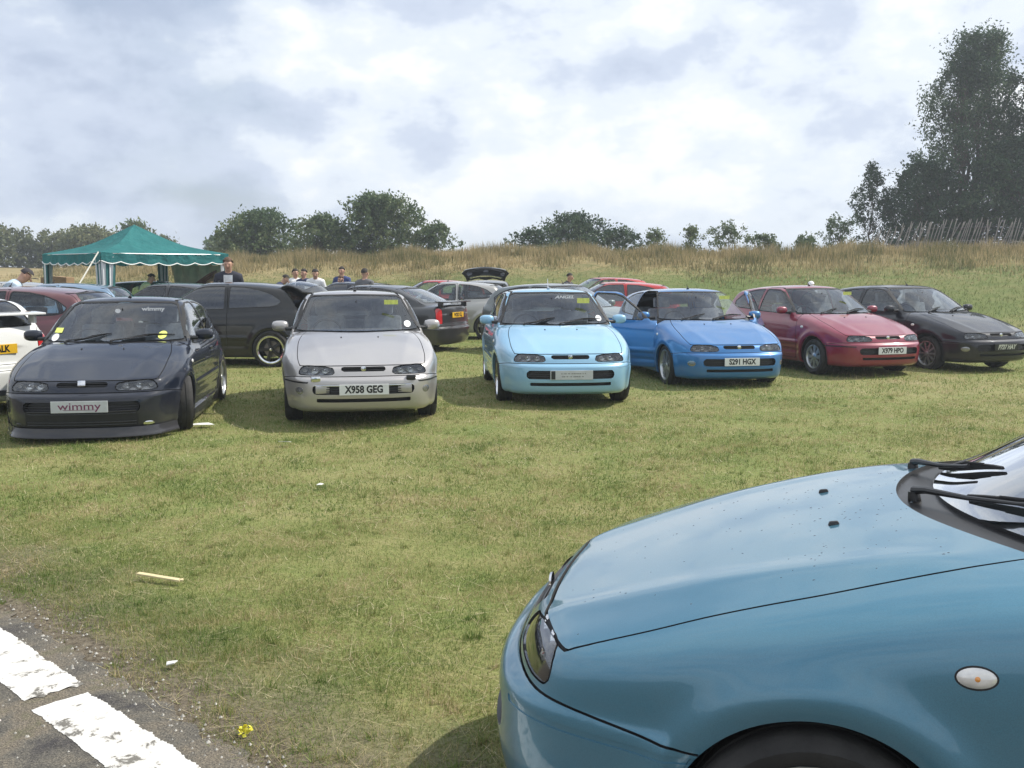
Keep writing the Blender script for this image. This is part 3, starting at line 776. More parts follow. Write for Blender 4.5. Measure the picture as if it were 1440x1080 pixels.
    # tailgate
    S.panel(lambda x, y, z: np.maximum(sd_poly(np.abs(y), z, [(-0.5, 0.62), (0.56, 0.62), (0.58, 0.95), (0.66, 1.02), (0.54, 1.30), (-0.5, 1.36)], 0.015), x + (1.05 if saloon else 1.3)), 'tailgate', lambda x, y, z: x < (-1.0 if saloon else -1.28), ['body'], g)
    # doors
    S.panel(lambda x, y, z: sd_poly(x, z, DOOR_POLY, 0.006), 'door', lambda x, y, z: abs(y) > 0.48 and z < 1.385 and x < 0.9, ['body'], g)
    S.cut(lambda x, y, z: gf(x, y, z) - 0.014, lambda x, y, z: up(x, y, z), ['door'], 'door_rubber')
    S.cut(gf, None, ['door_rubber'], 'door_window')
    # black sail in the front corner of the door window
    S.cut(lambda x, y, z: sd_poly(x, z, [(0.60, 0.985), (0.43, 1.075), (0.45, 0.985)], 0.012), lambda x, y, z: up(x, y, z), ['door', 'door_rubber'], 'sail')
    # front bumper and its openings
    zbt = lambda x: ci(x, [1.5, 1.62, 1.75, 1.9, 2.1], [0.505, 0.520, 0.535, 0.548, 0.552])
    S.cut(lambda x, y, z: z - zbt(x), lambda x, y, z: x > 1.5 and z < 0.6, ['body'], 'front_bumper')
    S.cut(lambda x, y, z: -(z - (zbt(x) - g)), lambda x, y, z: x > 1.5 and z < 0.6, ['front_bumper'], 'seam')
    S.cut(lambda x, y, z: rbox(y, z, 0.0, 0.415, 0.54, 0.052, 0.045), lambda x, y, z: x > 1.7, ['front_bumper'], 'intake')
    S.cut(lambda x, y, z: rbox(y, z, 0.0, 0.300, 0.50, 0.020, 0.016), lambda x, y, z: x > 1.7, ['front_bumper'], 'lower_intake')
    S.cut(lambda x, y, z: z - 0.495, lambda x, y, z: x > 1.5, ['front_bumper'], 'strip*')
    S.cut(lambda x, y, z: np.maximum(0.477 - z, 0.58 - np.abs(y)), None, ['strip*'], 'rub_strip')
    S.lab = ['front_bumper' if l == 'strip*' else l for l in S.lab]
    S.cut(lambda x, y, z: z - 0.535, lambda x, y, z: x < -1.55, ['body'], 'rear_bumper')
    S.cut(lambda x, y, z: -(z - 0.535 + g), lambda x, y, z: x < -1.55, ['rear_bumper'], 'seam')
    # side repeater, fuel flap
    # the underside is cut off; a floor pan replaces it
    # left and right pieces
    pair = {'rub_strip', 'door', 'door_window', 'door_rubber', 'sail', 'headlight', 'quarter_window', 'tail_light', 'quarter_rubber'}
    S.relabel(None, lambda l, x, y, z: (l + ('+' if y > 0 else '-') if l in pair else (l + ('+' if y > 0 else '-') + ('<' if x > 0 else '>') if l == 'wheel_arch' else l)))
    return S
HATCH_OFFS = {'seam': 0.012, 'windscreen': 0.004, 'rear_window': 0.004, 'grille': 0.035, 'intake': 0.06, 'lower_intake': 0.05, 'scuttle': 0.012, 'rub_strip': 0.003}
for _s in '+-':
    HATCH_OFFS.update({'door_window' + _s: 0.006, 'quarter_window' + _s: 0.004, 'headlight' + _s: 0.004, 
                       'tail_light' + _s: -0.004, 'wheel_arch' + _s + '<': 0.05, 'wheel_arch' + _s + '>': 0.05, 'rub_strip' + _s: 0.003})
# ------------------------------------------------------------------ trees and bushes
def foliage(rg, centres, radii, per, size, up=0.0, flat=0.0, sprays=5):
    """leaf quads gathered in twiggy sprays round each centre"""
    C = np.repeat(centres, per, 0); Rr = np.repeat(radii, per)
    n = len(C); nc = len(centres)
    d = rg.normal(0, 1, (nc, sprays, 3)); d[..., 2] += up; d /= np.linalg.norm(d, axis=2)[..., None]
    k = rg.integers(0, sprays, n); D = d[np.repeat(np.arange(nc), per), k]
    t = rg.uniform(0.05, 1.0, n)
    P = C + D * (Rr * t)[:, None] + rg.normal(0, 1, (n, 3)) * (Rr * 0.17)[:, None]
    a = rg.normal(0, 1, (n, 3)); a /= np.linalg.norm(a, axis=1)[:, None]
    a = a + D * 0.8; a /= np.linalg.norm(a, axis=1)[:, None]
    b = rg.normal(0, 1, (n, 3)); b[:, 2] *= (1 - flat); b = np.cross(a, b); b /= np.linalg.norm(b, axis=1)[:, None]
    s = size * rg.uniform(0.6, 1.4, n)[:, None]
    V = np.empty((n, 4, 3)); V[:, 0] = P - a * s * 0.5; V[:, 1] = P + b * s * 0.28; V[:, 2] = P + a * s * 0.6; V[:, 3] = P - b * s * 0.28
    return V
def limb(mb, p0, p1, r0, r1, rr, n=5, wob=0.06, seg=5):
    p0, p1 = Vector(p0), Vector(p1); L_ = (p1 - p0).length; pts, rs = [], []
    for i in range(n + 1):
        t = i / n; p = p0.lerp(p1, t)
        if 0 < i: p += Vector((rr.gauss(0, 1), rr.gauss(0, 1), rr.gauss(0, 0.5))) * L_ * wob * (t * (1 - t) * 2 + 0.1)
        p.z += -0.10 * L_ * t * (1 - t) if p1.z - p0.z < L_ * 0.8 else 0
        pts.append(p); rs.append(r0 + (r1 - r0) * t)
    mb.tube(pts, rs, seg, cap=False); return pts
BARK = plain('bark', (0.075, 0.062, 0.050), 0.9, vary=0.5, scale=6, bump=0.5, bscale=25)
def make_tree(name, label, cat, loc, H, envelope, nclus, per, lsize, crad, mat, seed, stems=1, up=0.3, base=0.12, group=None, squash=1.0, lean=0.0, trunk_r=None, hole=0.35, flare=0.0):
    """envelope(h01, azimuth) -> horizontal reach in metres at relative height h01"""
    rr = random.Random(seed); rg = np.random.default_rng(seed)
    root = empty(name, (loc[0], loc[1], gh(loc[0], loc[1]) - 0.05)); tag(root, label, cat, group)
    tr = trunk_r or H * 0.018; wood = MB(); spine = []
    for s in range(stems):
        a = rr.uniform(0, 6.28); k = 0 if stems == 1 else 1
        e_ = envelope(0.8, a)
        top = Vector((math.cos(a) * e_ * 0.45 * k + lean * H, math.sin(a) * e_ * 0.45 * k, H * rr.uniform(0.82, 0.97)))
        b0 = Vector((math.cos(a) * tr * 1.2 * k, math.sin(a) * tr * 1.2 * k, 0)); spine.append(limb(wood, b0, top, tr if stems == 1 else tr * 0.7, tr * 0.12, rr, 9, 0.035, 7))
    C, RAD = [], []
    tries = 0
    while len(C) < nclus and tries < nclus * 12:
        tries += 1
        h = base + (1 - base) * rr.random() ** 0.85; a = rr.uniform(0, 6.283); e = envelope(h, a)
        rho = math.sqrt(rr.random()) * e
        if rr.random() < hole and math.sin(h * 17 + a * 2.3 + seed) * math.sin(a * 3.1 + h * 5) > 0.1: continue
        p = Vector((math.cos(a) * rho + lean * H * h, math.sin(a) * rho, h * H)); 
        # nearest stem point somewhat lower
        st = min(spine, key=lambda s_: (s_[min(len(s_) - 1, int(h * 9))] - p).length)
        i0 = max(1, min(len(st) - 1, int((h - 0.10 - 0.12 * rho / max(e, .1)) * 9.0)))
        q = st[i0]
        if (q - p).length > 0.5 and rr.random() < 0.6:
            r_ = max(0.008, tr * 0.22 * (1 - h * 0.7)); limb(wood, q, p, r_, 0.006, rr, 4, 0.07, 4)
        C.append(p); RAD.append(crad * rr.uniform(0.6, 1.3) * (1.0 - 0.25 * h))
    V = foliage(rg, np.array([c[:] for c in C]), np.array(RAD), per, lsize, up)
    o = tri_mesh('crown', V, mat, 4); o.parent = root
    wood.build('trunk', BARK, root, smooth=60)
    return root
LF_DARK = leaf_mat('leaves_dark', [(0.25, (0.012, 0.036, 0.018)), (0.5, (0.025, 0.062, 0.028)), (0.75, (0.055, 0.10, 0.042))], 0.5, 0.25)
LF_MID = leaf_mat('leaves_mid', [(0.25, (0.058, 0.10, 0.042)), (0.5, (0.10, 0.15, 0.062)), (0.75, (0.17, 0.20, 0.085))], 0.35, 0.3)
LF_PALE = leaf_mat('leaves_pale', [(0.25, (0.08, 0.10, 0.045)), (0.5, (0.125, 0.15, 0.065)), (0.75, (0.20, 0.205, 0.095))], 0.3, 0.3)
LF_SILV = leaf_mat('leaves_silver', [(0.25, (0.018, 0.046, 0.022)), (0.5, (0.040, 0.082, 0.036)), (0.75, (0.115, 0.165, 0.085))], 0.4, 0.3)
def dome(r, asym=0.15, seed=0.0):
    return lambda h, a: r * math.sqrt(max(0.02, 1 - (max(0.0, h - 0.25) / 0.78) ** 2)) * (1 + asym * math.sin(2 * a + seed) + asym * 0.6 * math.sin(3.3 * a + seed * 2)) * (0.8 + 0.2 * min(1, h / 0.25))
def plant_trees():
    # tall pair and their neighbours behind the fence
    tall = lambda h, a: (4.3 if h < 0.30 else 4.3 - 3.2 * ((h - 0.30) / 0.70) ** 1.15) * (1 + 0.16 * math.sin(3 * a + 6 * h)) * (0.84 + 0.16 * math.sin(21 * h + 2 * a))
    make_tree('tall_tree', 'tallest willowy tree with an open twiggy top behind the paling fence', 'tree', (23.7, 52.0), 11.0, tall, 560, 84, 0.14, 0.95, LF_SILV, 21, 5, 0.8, 0.06, hole=0.35)
    wide = lambda h, a: (4.2 - 2.6 * max(0, h - 0.35) / 0.65) * (1 + 0.2 * math.sin(2.4 * a + 5 * h))
    make_tree('dark_tree', 'dark bushy tree cut off by the right edge of the photo', 'tree', (27.9, 51.0), 10.8, wide, 520, 80, 0.15, 0.95, LF_DARK, 22, 4, 0.6, 0.05, hole=0.35)
    make_tree('dark_tree', 'low dense dark tree at the left foot of the tallest tree', 'tree', (20.6, 50.2), 4.6, dome(2.2, 0.2, 1.0), 230, 54, 0.15, 0.6, LF_DARK, 23, 2, 0.3, 0.02, hole=0.2)
    make_tree('dark_tree', 'dense dark tree filling the gap between the two tall trees', 'tree', (24.9, 49.0), 6.0, dome(2.4, 0.2, 2.0), 260, 54, 0.15, 0.65, LF_DARK, 24, 2, 0.3, 0.02, hole=0.25)
    spire = lambda h, a: 2.0 * (1 - h) ** 0.85 + 0.06
    make_tree('conifer_tree', 'small pointed conifer standing left of the tall trees', 'tree', (18.0, 50.5), 4.4, spire, 150, 40, 0.11, 0.42, LF_DARK, 25, 1, 0.9, 0.03, hole=0.1, trunk_r=0.05)
    # round bushes beyond the crest, left to right
    make_tree('hedge_tree', 'round dark green tree just right of the canopy peak', 'tree', (-14.0, 56.0), 2.75, dome(2.35, 0.12, 0.4), 260, 40, 0.17, 0.6, LF_MID, 31, 3, 0.2, 0.02, hole=0.2)
    make_tree('hedge_tree', 'broad tree with the highest domed crown at mid left of the bank', 'tree', (-7.0, 53.5), 3.35, dome(2.5, 0.15, 0.9), 330, 42, 0.17, 0.6, LF_MID, 32, 3, 0.25, 0.02, hole=0.2)
    make_tree('hedge_tree', 'lower tree leaning on the left side of the broad domed tree', 'tree', (-10.1, 53.0), 2.35, dome(1.7, 0.2, 2.9), 170, 40, 0.16, 0.5, LF_MID, 33, 3, 0.2, 0.02, hole=0.2)
    make_tree('hedge_bush', 'low bush sloping away on the right of the domed tree', 'bush', (-4.0, 52.0), 1.7, dome(1.4, 0.2, 2.2), 90, 40, 0.15, 0.45, LF_MID, 34, 3, 0.2, 0.02)
    make_tree('hedge_bush', 'wide greyish bush on the crest in the middle of the bank', 'bush', (3.2, 52.5), 2.05, dome(2.1, 0.2, 0.2), 210, 40, 0.14, 0.5, LF_SILV, 35, 5, 0.6, 0.02)
    make_tree('hedge_bush', 'low grey bush adjoining the right side of the wide crest bush', 'bush', (5.6, 51.5), 1.3, dome(1.2, 0.2, 1.2), 70, 36, 0.13, 0.4, LF_SILV, 36, 3, 0.5, 0.02)
    make_tree('hedge_bush', 'low spreading bush at the left foot of the wide crest bush', 'bush', (0.9, 51.5), 1.2, dome(1.1, 0.2, 2.0), 60, 36, 0.13, 0.4, LF_SILV, 37, 3, 0.5, 0.02)
    for k, (x, y, H, r, lb) in enumerate([(6.9, 48.5, 1.2, 0.55, 'small wispy shrub alone on the crest right of the grey bushes'), (8.5, 47.5, 1.35, 0.45, 'thin upright shrub left of the arching shrub on the crest'), (10.2, 47.6, 1.55, 1.15, 'arching open shrub with sky showing through on the crest'),
                                      (11.7, 47.0, 1.0, 0.8, 'low shrub right beside the arching open shrub'), (15.4, 47.6, 1.75, 0.85, 'loose shrub on the crest just left of the conifer'), (13.6, 46.5, 0.8, 0.7, 'low tangled shrub in the gap before the conifer')]):
        make_tree('shrub', lb, 'shrub', (x, y), H, dome(r, 0.25, k), int(26 + 30 * r), 30, 0.11, 0.34, LF_MID, 50 + k, 4, 0.9, 0.05, hole=0.5)
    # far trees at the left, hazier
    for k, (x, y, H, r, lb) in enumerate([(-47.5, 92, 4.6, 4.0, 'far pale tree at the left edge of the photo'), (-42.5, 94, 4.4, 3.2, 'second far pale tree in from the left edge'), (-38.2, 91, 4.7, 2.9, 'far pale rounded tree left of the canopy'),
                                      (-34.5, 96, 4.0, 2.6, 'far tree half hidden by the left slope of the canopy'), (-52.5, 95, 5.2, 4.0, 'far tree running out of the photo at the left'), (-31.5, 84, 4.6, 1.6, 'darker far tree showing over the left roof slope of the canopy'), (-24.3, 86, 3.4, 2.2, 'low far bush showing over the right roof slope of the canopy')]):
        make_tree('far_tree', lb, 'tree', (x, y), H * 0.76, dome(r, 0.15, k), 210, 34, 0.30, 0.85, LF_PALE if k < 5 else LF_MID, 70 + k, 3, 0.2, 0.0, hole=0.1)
plant_trees()

# paling fence along the crest
def make_fence():
    root = empty('paling_fence', (15.5, 43.6, gh(15.5, 43.6))); tag(root, 'grey chestnut paling fence leaning over on top of the bank', 'fence')
    wood = plain('weathered_paling', (0.25, 0.235, 0.21), 0.9, vary=0.45, scale=3)
    rr = random.Random(9); meshes = []
    for k in range(5):
        mb = MB(); h = 1.12 + 0.05 * k; w = 0.017 + 0.003 * (k % 3)
        mb.add([(-w, -0.012, 0), (w, -0.012, 0), (w, 0.012, 0), (-w, 0.012, 0), (-w * .9, -0.010, h), (w * .9, -0.010, h), (w * .9, 0.010, h), (-w * .9, 0.010, h), (0.004, 0, h + 0.06)],
               [(0, 1, 5, 4), (1, 2, 6, 5), (2, 3, 7, 6), (3, 0, 4, 7), (4, 5, 8), (5, 6, 8), (6, 7, 8), (7, 4, 8)])
        o = mb.build('paling', wood); meshes.append(o.data); bpy.data.objects.remove(o)
    n = 140; top1, top2 = [], []
    for i in range(n):
        t = i / (n - 1); x = 15.6 + 14.5 * t; y = 44.2 - 4.8 * t + 0.10 * math.sin(i * 0.35)
        z = gh(x, y) + 0.12 - (0.35 * (1 - t * 8) if t < 0.125 else 0)
        o = bpy.data.objects.new('paling', meshes[rr.randrange(5)]); COL.objects.link(o); o.parent = root
        ln = R(17 + rr.gauss(0, 3.5)); bk = R(rr.gauss(-6, 3))
        o.location = Vector((x, y, z)) - root.location; o.rotation_euler = (bk, ln, rr.gauss(0, 0.25) - 0.3)
        top1.append(o.location + Vector((math.sin(ln) * 0.95, 0.02, math.cos(ln) * 0.95))); top2.append(o.location + Vector((math.sin(ln) * 0.35, 0.02, math.cos(ln) * 0.35)))
    for tp in (top1, top2):
        mb = MB(); mb.tube(tp, 0.006, 4); mb.build('fence_wire', M_WIRE, root)
M_WIRE = plain('wire', (0.2, 0.2, 0.2), 0.5, 0.8)
make_fence()
# ------------------------------------------------------------------ materials for cars
M_BLACK = plain('black_plastic', (0.018, 0.018, 0.019), 0.36, vary=0.3)
M_RUBBER = plain('rubber', (0.012, 0.012, 0.013), 0.7, vary=0.3)
M_TYRE = plain('tyre_rubber', (0.022, 0.021, 0.020), 0.8, vary=0.4, bump=0.3, bscale=90)
M_DARK = plain('interior_dark', (0.045, 0.048, 0.052), 0.75, vary=0.3)
M_SEAT = plain('seat_cloth', (0.24, 0.25, 0.28), 0.9, vary=0.35, bump=0.2)
M_CHROME = plain('chrome', (0.75, 0.76, 0.78), 0.12, 1.0, vary=0.05)
M_ALLOY = plain('alloy', (0.52, 0.53, 0.54), 0.3, 0.85, vary=0.12)
M_DISC = plain('brake_disc', (0.22, 0.20, 0.19), 0.45, 0.8, vary=0.3)
M_GLASS = glass('car_glass', (0.80, 0.86, 0.86), 0.75)
M_GLASS_NEAR = glass('near_glass', (0.72, 0.80, 0.80), 1.5)
M_GLASS_DK = glass('tinted_glass', (0.10, 0.11, 0.12), 1.3)
M_LENS = glass('lamp_lens', (0.86, 0.88, 0.88), 0.9)
M_HOUSING = plain('lamp_housing', (0.30, 0.30, 0.31), 0.25, 0.75)
M_REFL = plain('lamp_reflector', (0.8, 0.8, 0.8), 0.12, 1.0, vary=0.05)
M_AMBER = plain('amber_lens', (0.75, 0.30, 0.06), 0.15, coat=1.0)
M_CLEARLENS = plain('clear_lens', (0.72, 0.70, 0.66), 0.12, 0.2, coat=1.0, scale=40)
M_RED = plain('red_lens', (0.55, 0.02, 0.02), 0.12, coat=1.0, scale=40)
M_PLATE_W = plain('plate_white', (0.72, 0.73, 0.72), 0.3, vary=0.06)
M_PLATE_Y = plain('plate_yellow', (0.80, 0.48, 0.03), 0.3, vary=0.06)
M_PLATE_K = plain('plate_black', (0.012, 0.012, 0.012), 0.3)
M_PLATE_G = plain('plate_grey', (0.50, 0.52, 0.53), 0.3, vary=0.08)
M_INK = plain('plate_ink', (0.012, 0.012, 0.014), 0.4)
M_WHITE = plain('white_vinyl', (0.80, 0.81, 0.82), 0.4, vary=0.05)
M_STICKY = plain('yellow_permit', (0.66, 0.72, 0.16), 0.6, vary=0.15, scale=30)
def one_sided(m):
    nt = m.node_tree; b = [n for n in nt.nodes if n.type == 'BSDF_PRINCIPLED'][0]; src = b.inputs['Base Color'].links[0].from_socket
    g = nt.nodes.new('ShaderNodeNewGeometry'); mx = nt.nodes.new('ShaderNodeMix'); mx.data_type = 'RGBA'; mx.inputs[7].default_value = (0.02, 0.02, 0.02, 1)
    nt.links.new(g.outputs['Backfacing'], mx.inputs['Factor']); nt.links.new(src, mx.inputs[6]); nt.links.new(mx.outputs[2], b.inputs['Base Color'])
one_sided(M_STICKY)
M_SILVERINK = plain('silver_ink', (0.6, 0.6, 0.55), 0.35, 0.5)
M_WOOD = plain('pale_wood', (0.62, 0.52, 0.30), 0.7)
M_REDTRIM = plain('red_print', (0.16, 0.02, 0.08), 0.4)
M_PRINT = plain('grey_print', (0.25, 0.26, 0.25), 0.5)

_T = []
def tick(n):
    import time; _T.append((n, time.time())); 
tick('start')

def skin_meshes(S, field, offs, names):
    """label -> mesh data"""
    out = {}
    ext = S.extract(field, offs)
    for l, (v, f, n) in ext.items():
        me = bpy.data.meshes.new(names(l)); me.from_pydata(v.tolist(), [], f); me.shade_smooth()
        me.normals_split_custom_set_from_vertices(n.tolist()); out[l] = me
    return out

def strip_floor(me, field, tol=0.003):
    """drops the faces lying a fixed depth inside the skin, leaving only the walls between"""
    bm = bmesh.new(); bm.from_mesh(me)
    n = len(bm.verts); co = np.array([v.co[:] for v in bm.verts]); f = np.abs(field(co[:, 0], co[:, 1], co[:, 2]))
    kill = [F for F in bm.faces if not any(f[v.index] < tol for v in F.verts)]
    bmesh.ops.delete(bm, geom=kill, context='FACES'); bm.to_mesh(me); bm.free(); return me

def clean_name(l):
    return l.rstrip('+-<>').replace('sail', 'mirror_mount').replace('door_rubber', 'window_rubber').replace('quarter_rubber', 'window_rubber')

# ------------------------------------------------------------------ wheels (axis along y, outer face towards +y)
def wheel_meshes(style, rad=0.295, width=0.20, rim=0.20, seg=40):
    """returns [(name, mesh, material), ...] built round the hub centre, outer face at +y"""
    res = []
    def grab(mb, name, mat, sm=35):
        o = mb.build(name, mat, None, smooth=sm); me = o.data; bpy.data.objects.remove(o); res.append((name, me, mat))
    w = width / 2
    t = MB()
    prof = [(rim, w - 0.012), (rim + 0.02, w), (rim + (rad - rim) * 0.6, w + 0.004), (rad - 0.022, w - 0.006), (rad - 0.006, w - 0.022),
            (rad, w - 0.04), (rad, w * 0.35), (rad - 0.006, w * 0.32), (rad - 0.006, w * 0.24), (rad, w * 0.21), (rad, -w * 0.21), (rad - 0.006, -w * 0.24), (rad - 0.006, -w * 0.32), (rad, -w * 0.35),
            (rad, -w + 0.04), (rad - 0.012, -w + 0.015), (rim, -w + 0.01)]
    t.lathe(prof, seg); grab(t, 'tyre', M_TYRE, 30)
    r = MB()
    r.lathe([(rim + 0.004, w - 0.010), (rim + 0.006, w - 0.004), (rim - 0.008, w - 0.004), (rim - 0.016, w - 0.016), (rim - 0.024, w * 0.2), (rim - 0.02, -w + 0.02), (rim, -w + 0.012)], seg)
    def spoke(a, r0, r1, w0, w1, y0, y1, th=0.018):
        ca, sa = math.cos(a), math.sin(a)
        pts = []
        for rr, ww, yy in ((r0, w0, y0), (r1, w1, y1)):
            for sx, dy in ((-1, 0), (1, 0), (1, -th), (-1, -th)):
                px, pz = rr * ca - sx * ww * sa, rr * sa + sx * ww * ca
                pts.append((px, yy + dy, pz))
        r.add(pts, [(0, 1, 5, 4), (1, 2, 6, 5), (2, 3, 7, 6), (3, 0, 4, 7), (0, 3, 2, 1), (4, 5, 6, 7)])
    yf = w - 0.02
    if style == 'five':
        for k in range(5): spoke(2 * math.pi * k / 5 + 0.3, 0.03, rim - 0.008, 0.026, 0.034, yf, yf - 0.012)
        r.lathe([(0.0, yf + 0.006), (0.035, yf + 0.004), (0.05, yf - 0.01), (0.05, yf - 0.03)], 20)
    elif style == 'twin':
        for k in range(7):
            for d in (-0.12, 0.12): spoke(2 * math.pi * k / 7 + d, 0.03, rim - 0.008, 0.009, 0.011, yf - 0.004, yf - 0.006)
        r.lathe([(0.0, yf + 0.004), (0.035, yf), (0.045, yf - 0.02)], 20)
    elif style == 'multi':
        for k in range(10): spoke(2 * math.pi * k / 10, 0.03, rim - 0.008, 0.013, 0.014, yf, yf - 0.008)
        r.lathe([(0.0, yf + 0.006), (0.03, yf + 0.004), (0.048, yf - 0.01), (0.05, yf - 0.02)], 20)
    elif style == 'cover':
        r.lathe([(0.0, yf + 0.006), (0.05, yf + 0.004), (0.065, yf - 0.006)], 24)
        for k in range(8): spoke(2 * math.pi * k / 8, 0.05, rim - 0.006, 0.022, 0.040, yf - 0.004, yf - 0.008)
    elif style == 'lip':
        r.lathe([(rim - 0.008, w - 0.002), (rim - 0.03, w - 0.012), (rim - 0.035, w - 0.05)], seg)
    grab(r, 'rim', M_CHROME if style in ('lip', 'five') else M_ALLOY, 35)
    if style == 'lip':
        c = MB()
        for k in range(5):
            a = 2 * math.pi * k / 5; ca, sa = math.cos(a), math.sin(a)
            pts = []
            for rr, ww, yy in ((0.02, 0.02, yf - 0.01), (rim - 0.03, 0.03, yf - 0.025)):
                for sx, dy in ((-1, 0), (1, 0), (1, -0.02), (-1, -0.02)):
                    pts.append((rr * ca - sx * ww * sa, yy + dy, rr * sa + sx * ww * ca))
            c.add(pts, [(0, 1, 5, 4), (1, 2, 6, 5), (2, 3, 7, 6), (3, 0, 4, 7), (4, 5, 6, 7)])
        c.lathe([(0.0, yf + 0.0), (0.04, yf - 0.004), (0.05, yf - 0.03)], 20)
        grab(c, 'spokes', M_BLACK)
        hcap = MB(); hcap.lathe([(0.0, yf + 0.006), (0.022, yf + 0.004), (0.024, yf - 0.002)], 16); grab(hcap, 'hub_cap', M_CHROME)
    d = MB(); d.lathe([(0.0, 0.02), (0.07, 0.02), (0.072, 0.005), (0.135, 0.005), (0.135, -0.02), (0.0, -0.02)], 28)
    grab(d, 'brake_disc', M_DISC)
    return res
WHEELS = {}
def add_wheel(parent, style, x, side, steer=0.0, z=None, ytrack=0.745, rad=0.295, rim=0.20, width=0.20):
    key = (style, rad, rim, width)
    if key not in WHEELS: WHEELS[key] = wheel_meshes(style, rad, width, rim)
    tyre = None
    for k, (nm, me, mat) in enumerate(WHEELS[key]):
        o = bpy.data.objects.new('wheel' if nm == 'tyre' else nm, me); COL.objects.link(o)
        if nm == 'tyre':
            o.parent = parent; tyre = o; o.location = (x, side * ytrack, rad - 0.012 if z is None else z)
            o.rotation_euler = (0, rnd.uniform(0, 6.28), (0 if side > 0 else math.pi) + steer)
            o.rotation_euler = Euler((0, 0, (0 if side > 0 else math.pi) + steer))
        else: o.parent = tyre
    return tyre

# ------------------------------------------------------------------ cabin, mirrors, wipers ...
def seat(mb, x, y, z0=0.45, w=0.48, head=True):
    mb.box((x + 0.02, y, z0), (0.50, w, 0.14), bev=0.04)
    mb.box((x - 0.26, y, z0 + 0.34), (0.14, w, 0.62), (0, R(-14), 0), bev=0.05)
    if head: mb.box((x - 0.36, y, z0 + 0.74), (0.09, 0.27, 0.17), (0, R(-10), 0), bev=0.035)
def disc_on(field, c, axis, rx, rz, nm, mat, parent, bulge=0.006, n=28, rings=4, sign=1):
    """an oval lens moulded to the skin; c = (u, z) across the given axis ('x' = front, 'y' = flank)"""
    P = []
    for r in range(rings + 1):
        for k in range(n):
            a = 2 * math.pi * k / n; q = r / rings
            u = c[0] + rx * q * math.cos(a); z = c[1] + rz * q * math.sin(a)
            P.append((2.7, u, z) if axis == 'x' else (u, sign * 1.4, z))
    q, g = surf_many(field, P, (-1, 0, 0) if axis == 'x' else (0, -sign, 0))
    for r in range(rings + 1):
        q[r * n:(r + 1) * n] += g[r * n:(r + 1) * n] * (bulge * math.sqrt(max(0, 1 - (r / rings) ** 2)) if bulge > 0 else bulge * (1 - (r / rings) ** 2) * 1.0)
    fs = [(r * n + k, r * n + (k + 1) % n, (r + 1) * n + (k + 1) % n, (r + 1) * n + k) for r in range(rings) for k in range(n)]
    return mesh_obj(nm, q.tolist(), fs, mat, parent, smooth=True)
def cabin(car, sk):
    k = MB(); hz = sk.get('cab_top', 0.90)
    k.box((-0.5, 0, 0.28), (2.9, 1.36, 0.06)); 
    k.box((0.72, 0, 0.72), (0.42, 1.40, 0.34), bev=0.06); k.box((-1.45, 0, 0.90), (0.5, 1.2, 0.03))
    k.box((0.56, 0.36, 0.90), (0.2, 0.36, 0.07), bev=0.03) if False else k.box((0.50, -0.36, 0.89), (0.2, 0.36, 0.07), bev=0.03)
    for s in (-1, 1): k.box((-0.3, s * 0.715, 0.60), (2.1, 0.03, 0.62))
    k.build('dashboard', M_DARK, car, smooth=40)
    st = MB()
    for s in (-1, 1): seat(st, 0.0, s * 0.36)
    st.box((-0.95, 0, 0.48), (0.48, 1.20, 0.16), bev=0.04); st.box((-1.2, 0, 0.76), (0.12, 1.2, 0.5), (0, R(-14), 0), bev=0.04)
    for s in (-1, 1): st.box((-1.29, s * 0.35, 1.02), (0.08, 0.24, 0.13), (0, R(-10), 0), bev=0.03)
    st.build('seats', M_SEAT, car, smooth=40)
    w = MB()   # steering wheel on the right-hand side of the car (y negative)
    pts = []
    for i in range(25):
        a = 2 * math.pi * i / 24; u = Vector((0, math.cos(a), math.sin(a))) * 0.185
        u.rotate(Euler((0, R(-25), 0))); pts.append(u + Vector((0.33, -0.36, 0.905)))
    w.tube(pts, 0.014, 6, cap=False); w.box((0.34, -0.36, 0.90), (0.05, 0.14, 0.10), (0, R(-25), 0), bev=0.015)
    w.box((0.34, -0.36, 0.90), (0.02, 0.34, 0.03), (0, R(-25), 0))
    w.build('steering_wheel', M_BLACK, car, smooth=40)
    m = MB(); m.box((0.24, 0, 1.245), (0.03, 0.21, 0.06), (0, R(15), 0), bev=0.012); m.tube([(0.24, 0, 1.25), (0.27, 0, 1.30)], 0.008, 5)
    m.build('rear_view_mirror', M_BLACK, car, smooth=40)
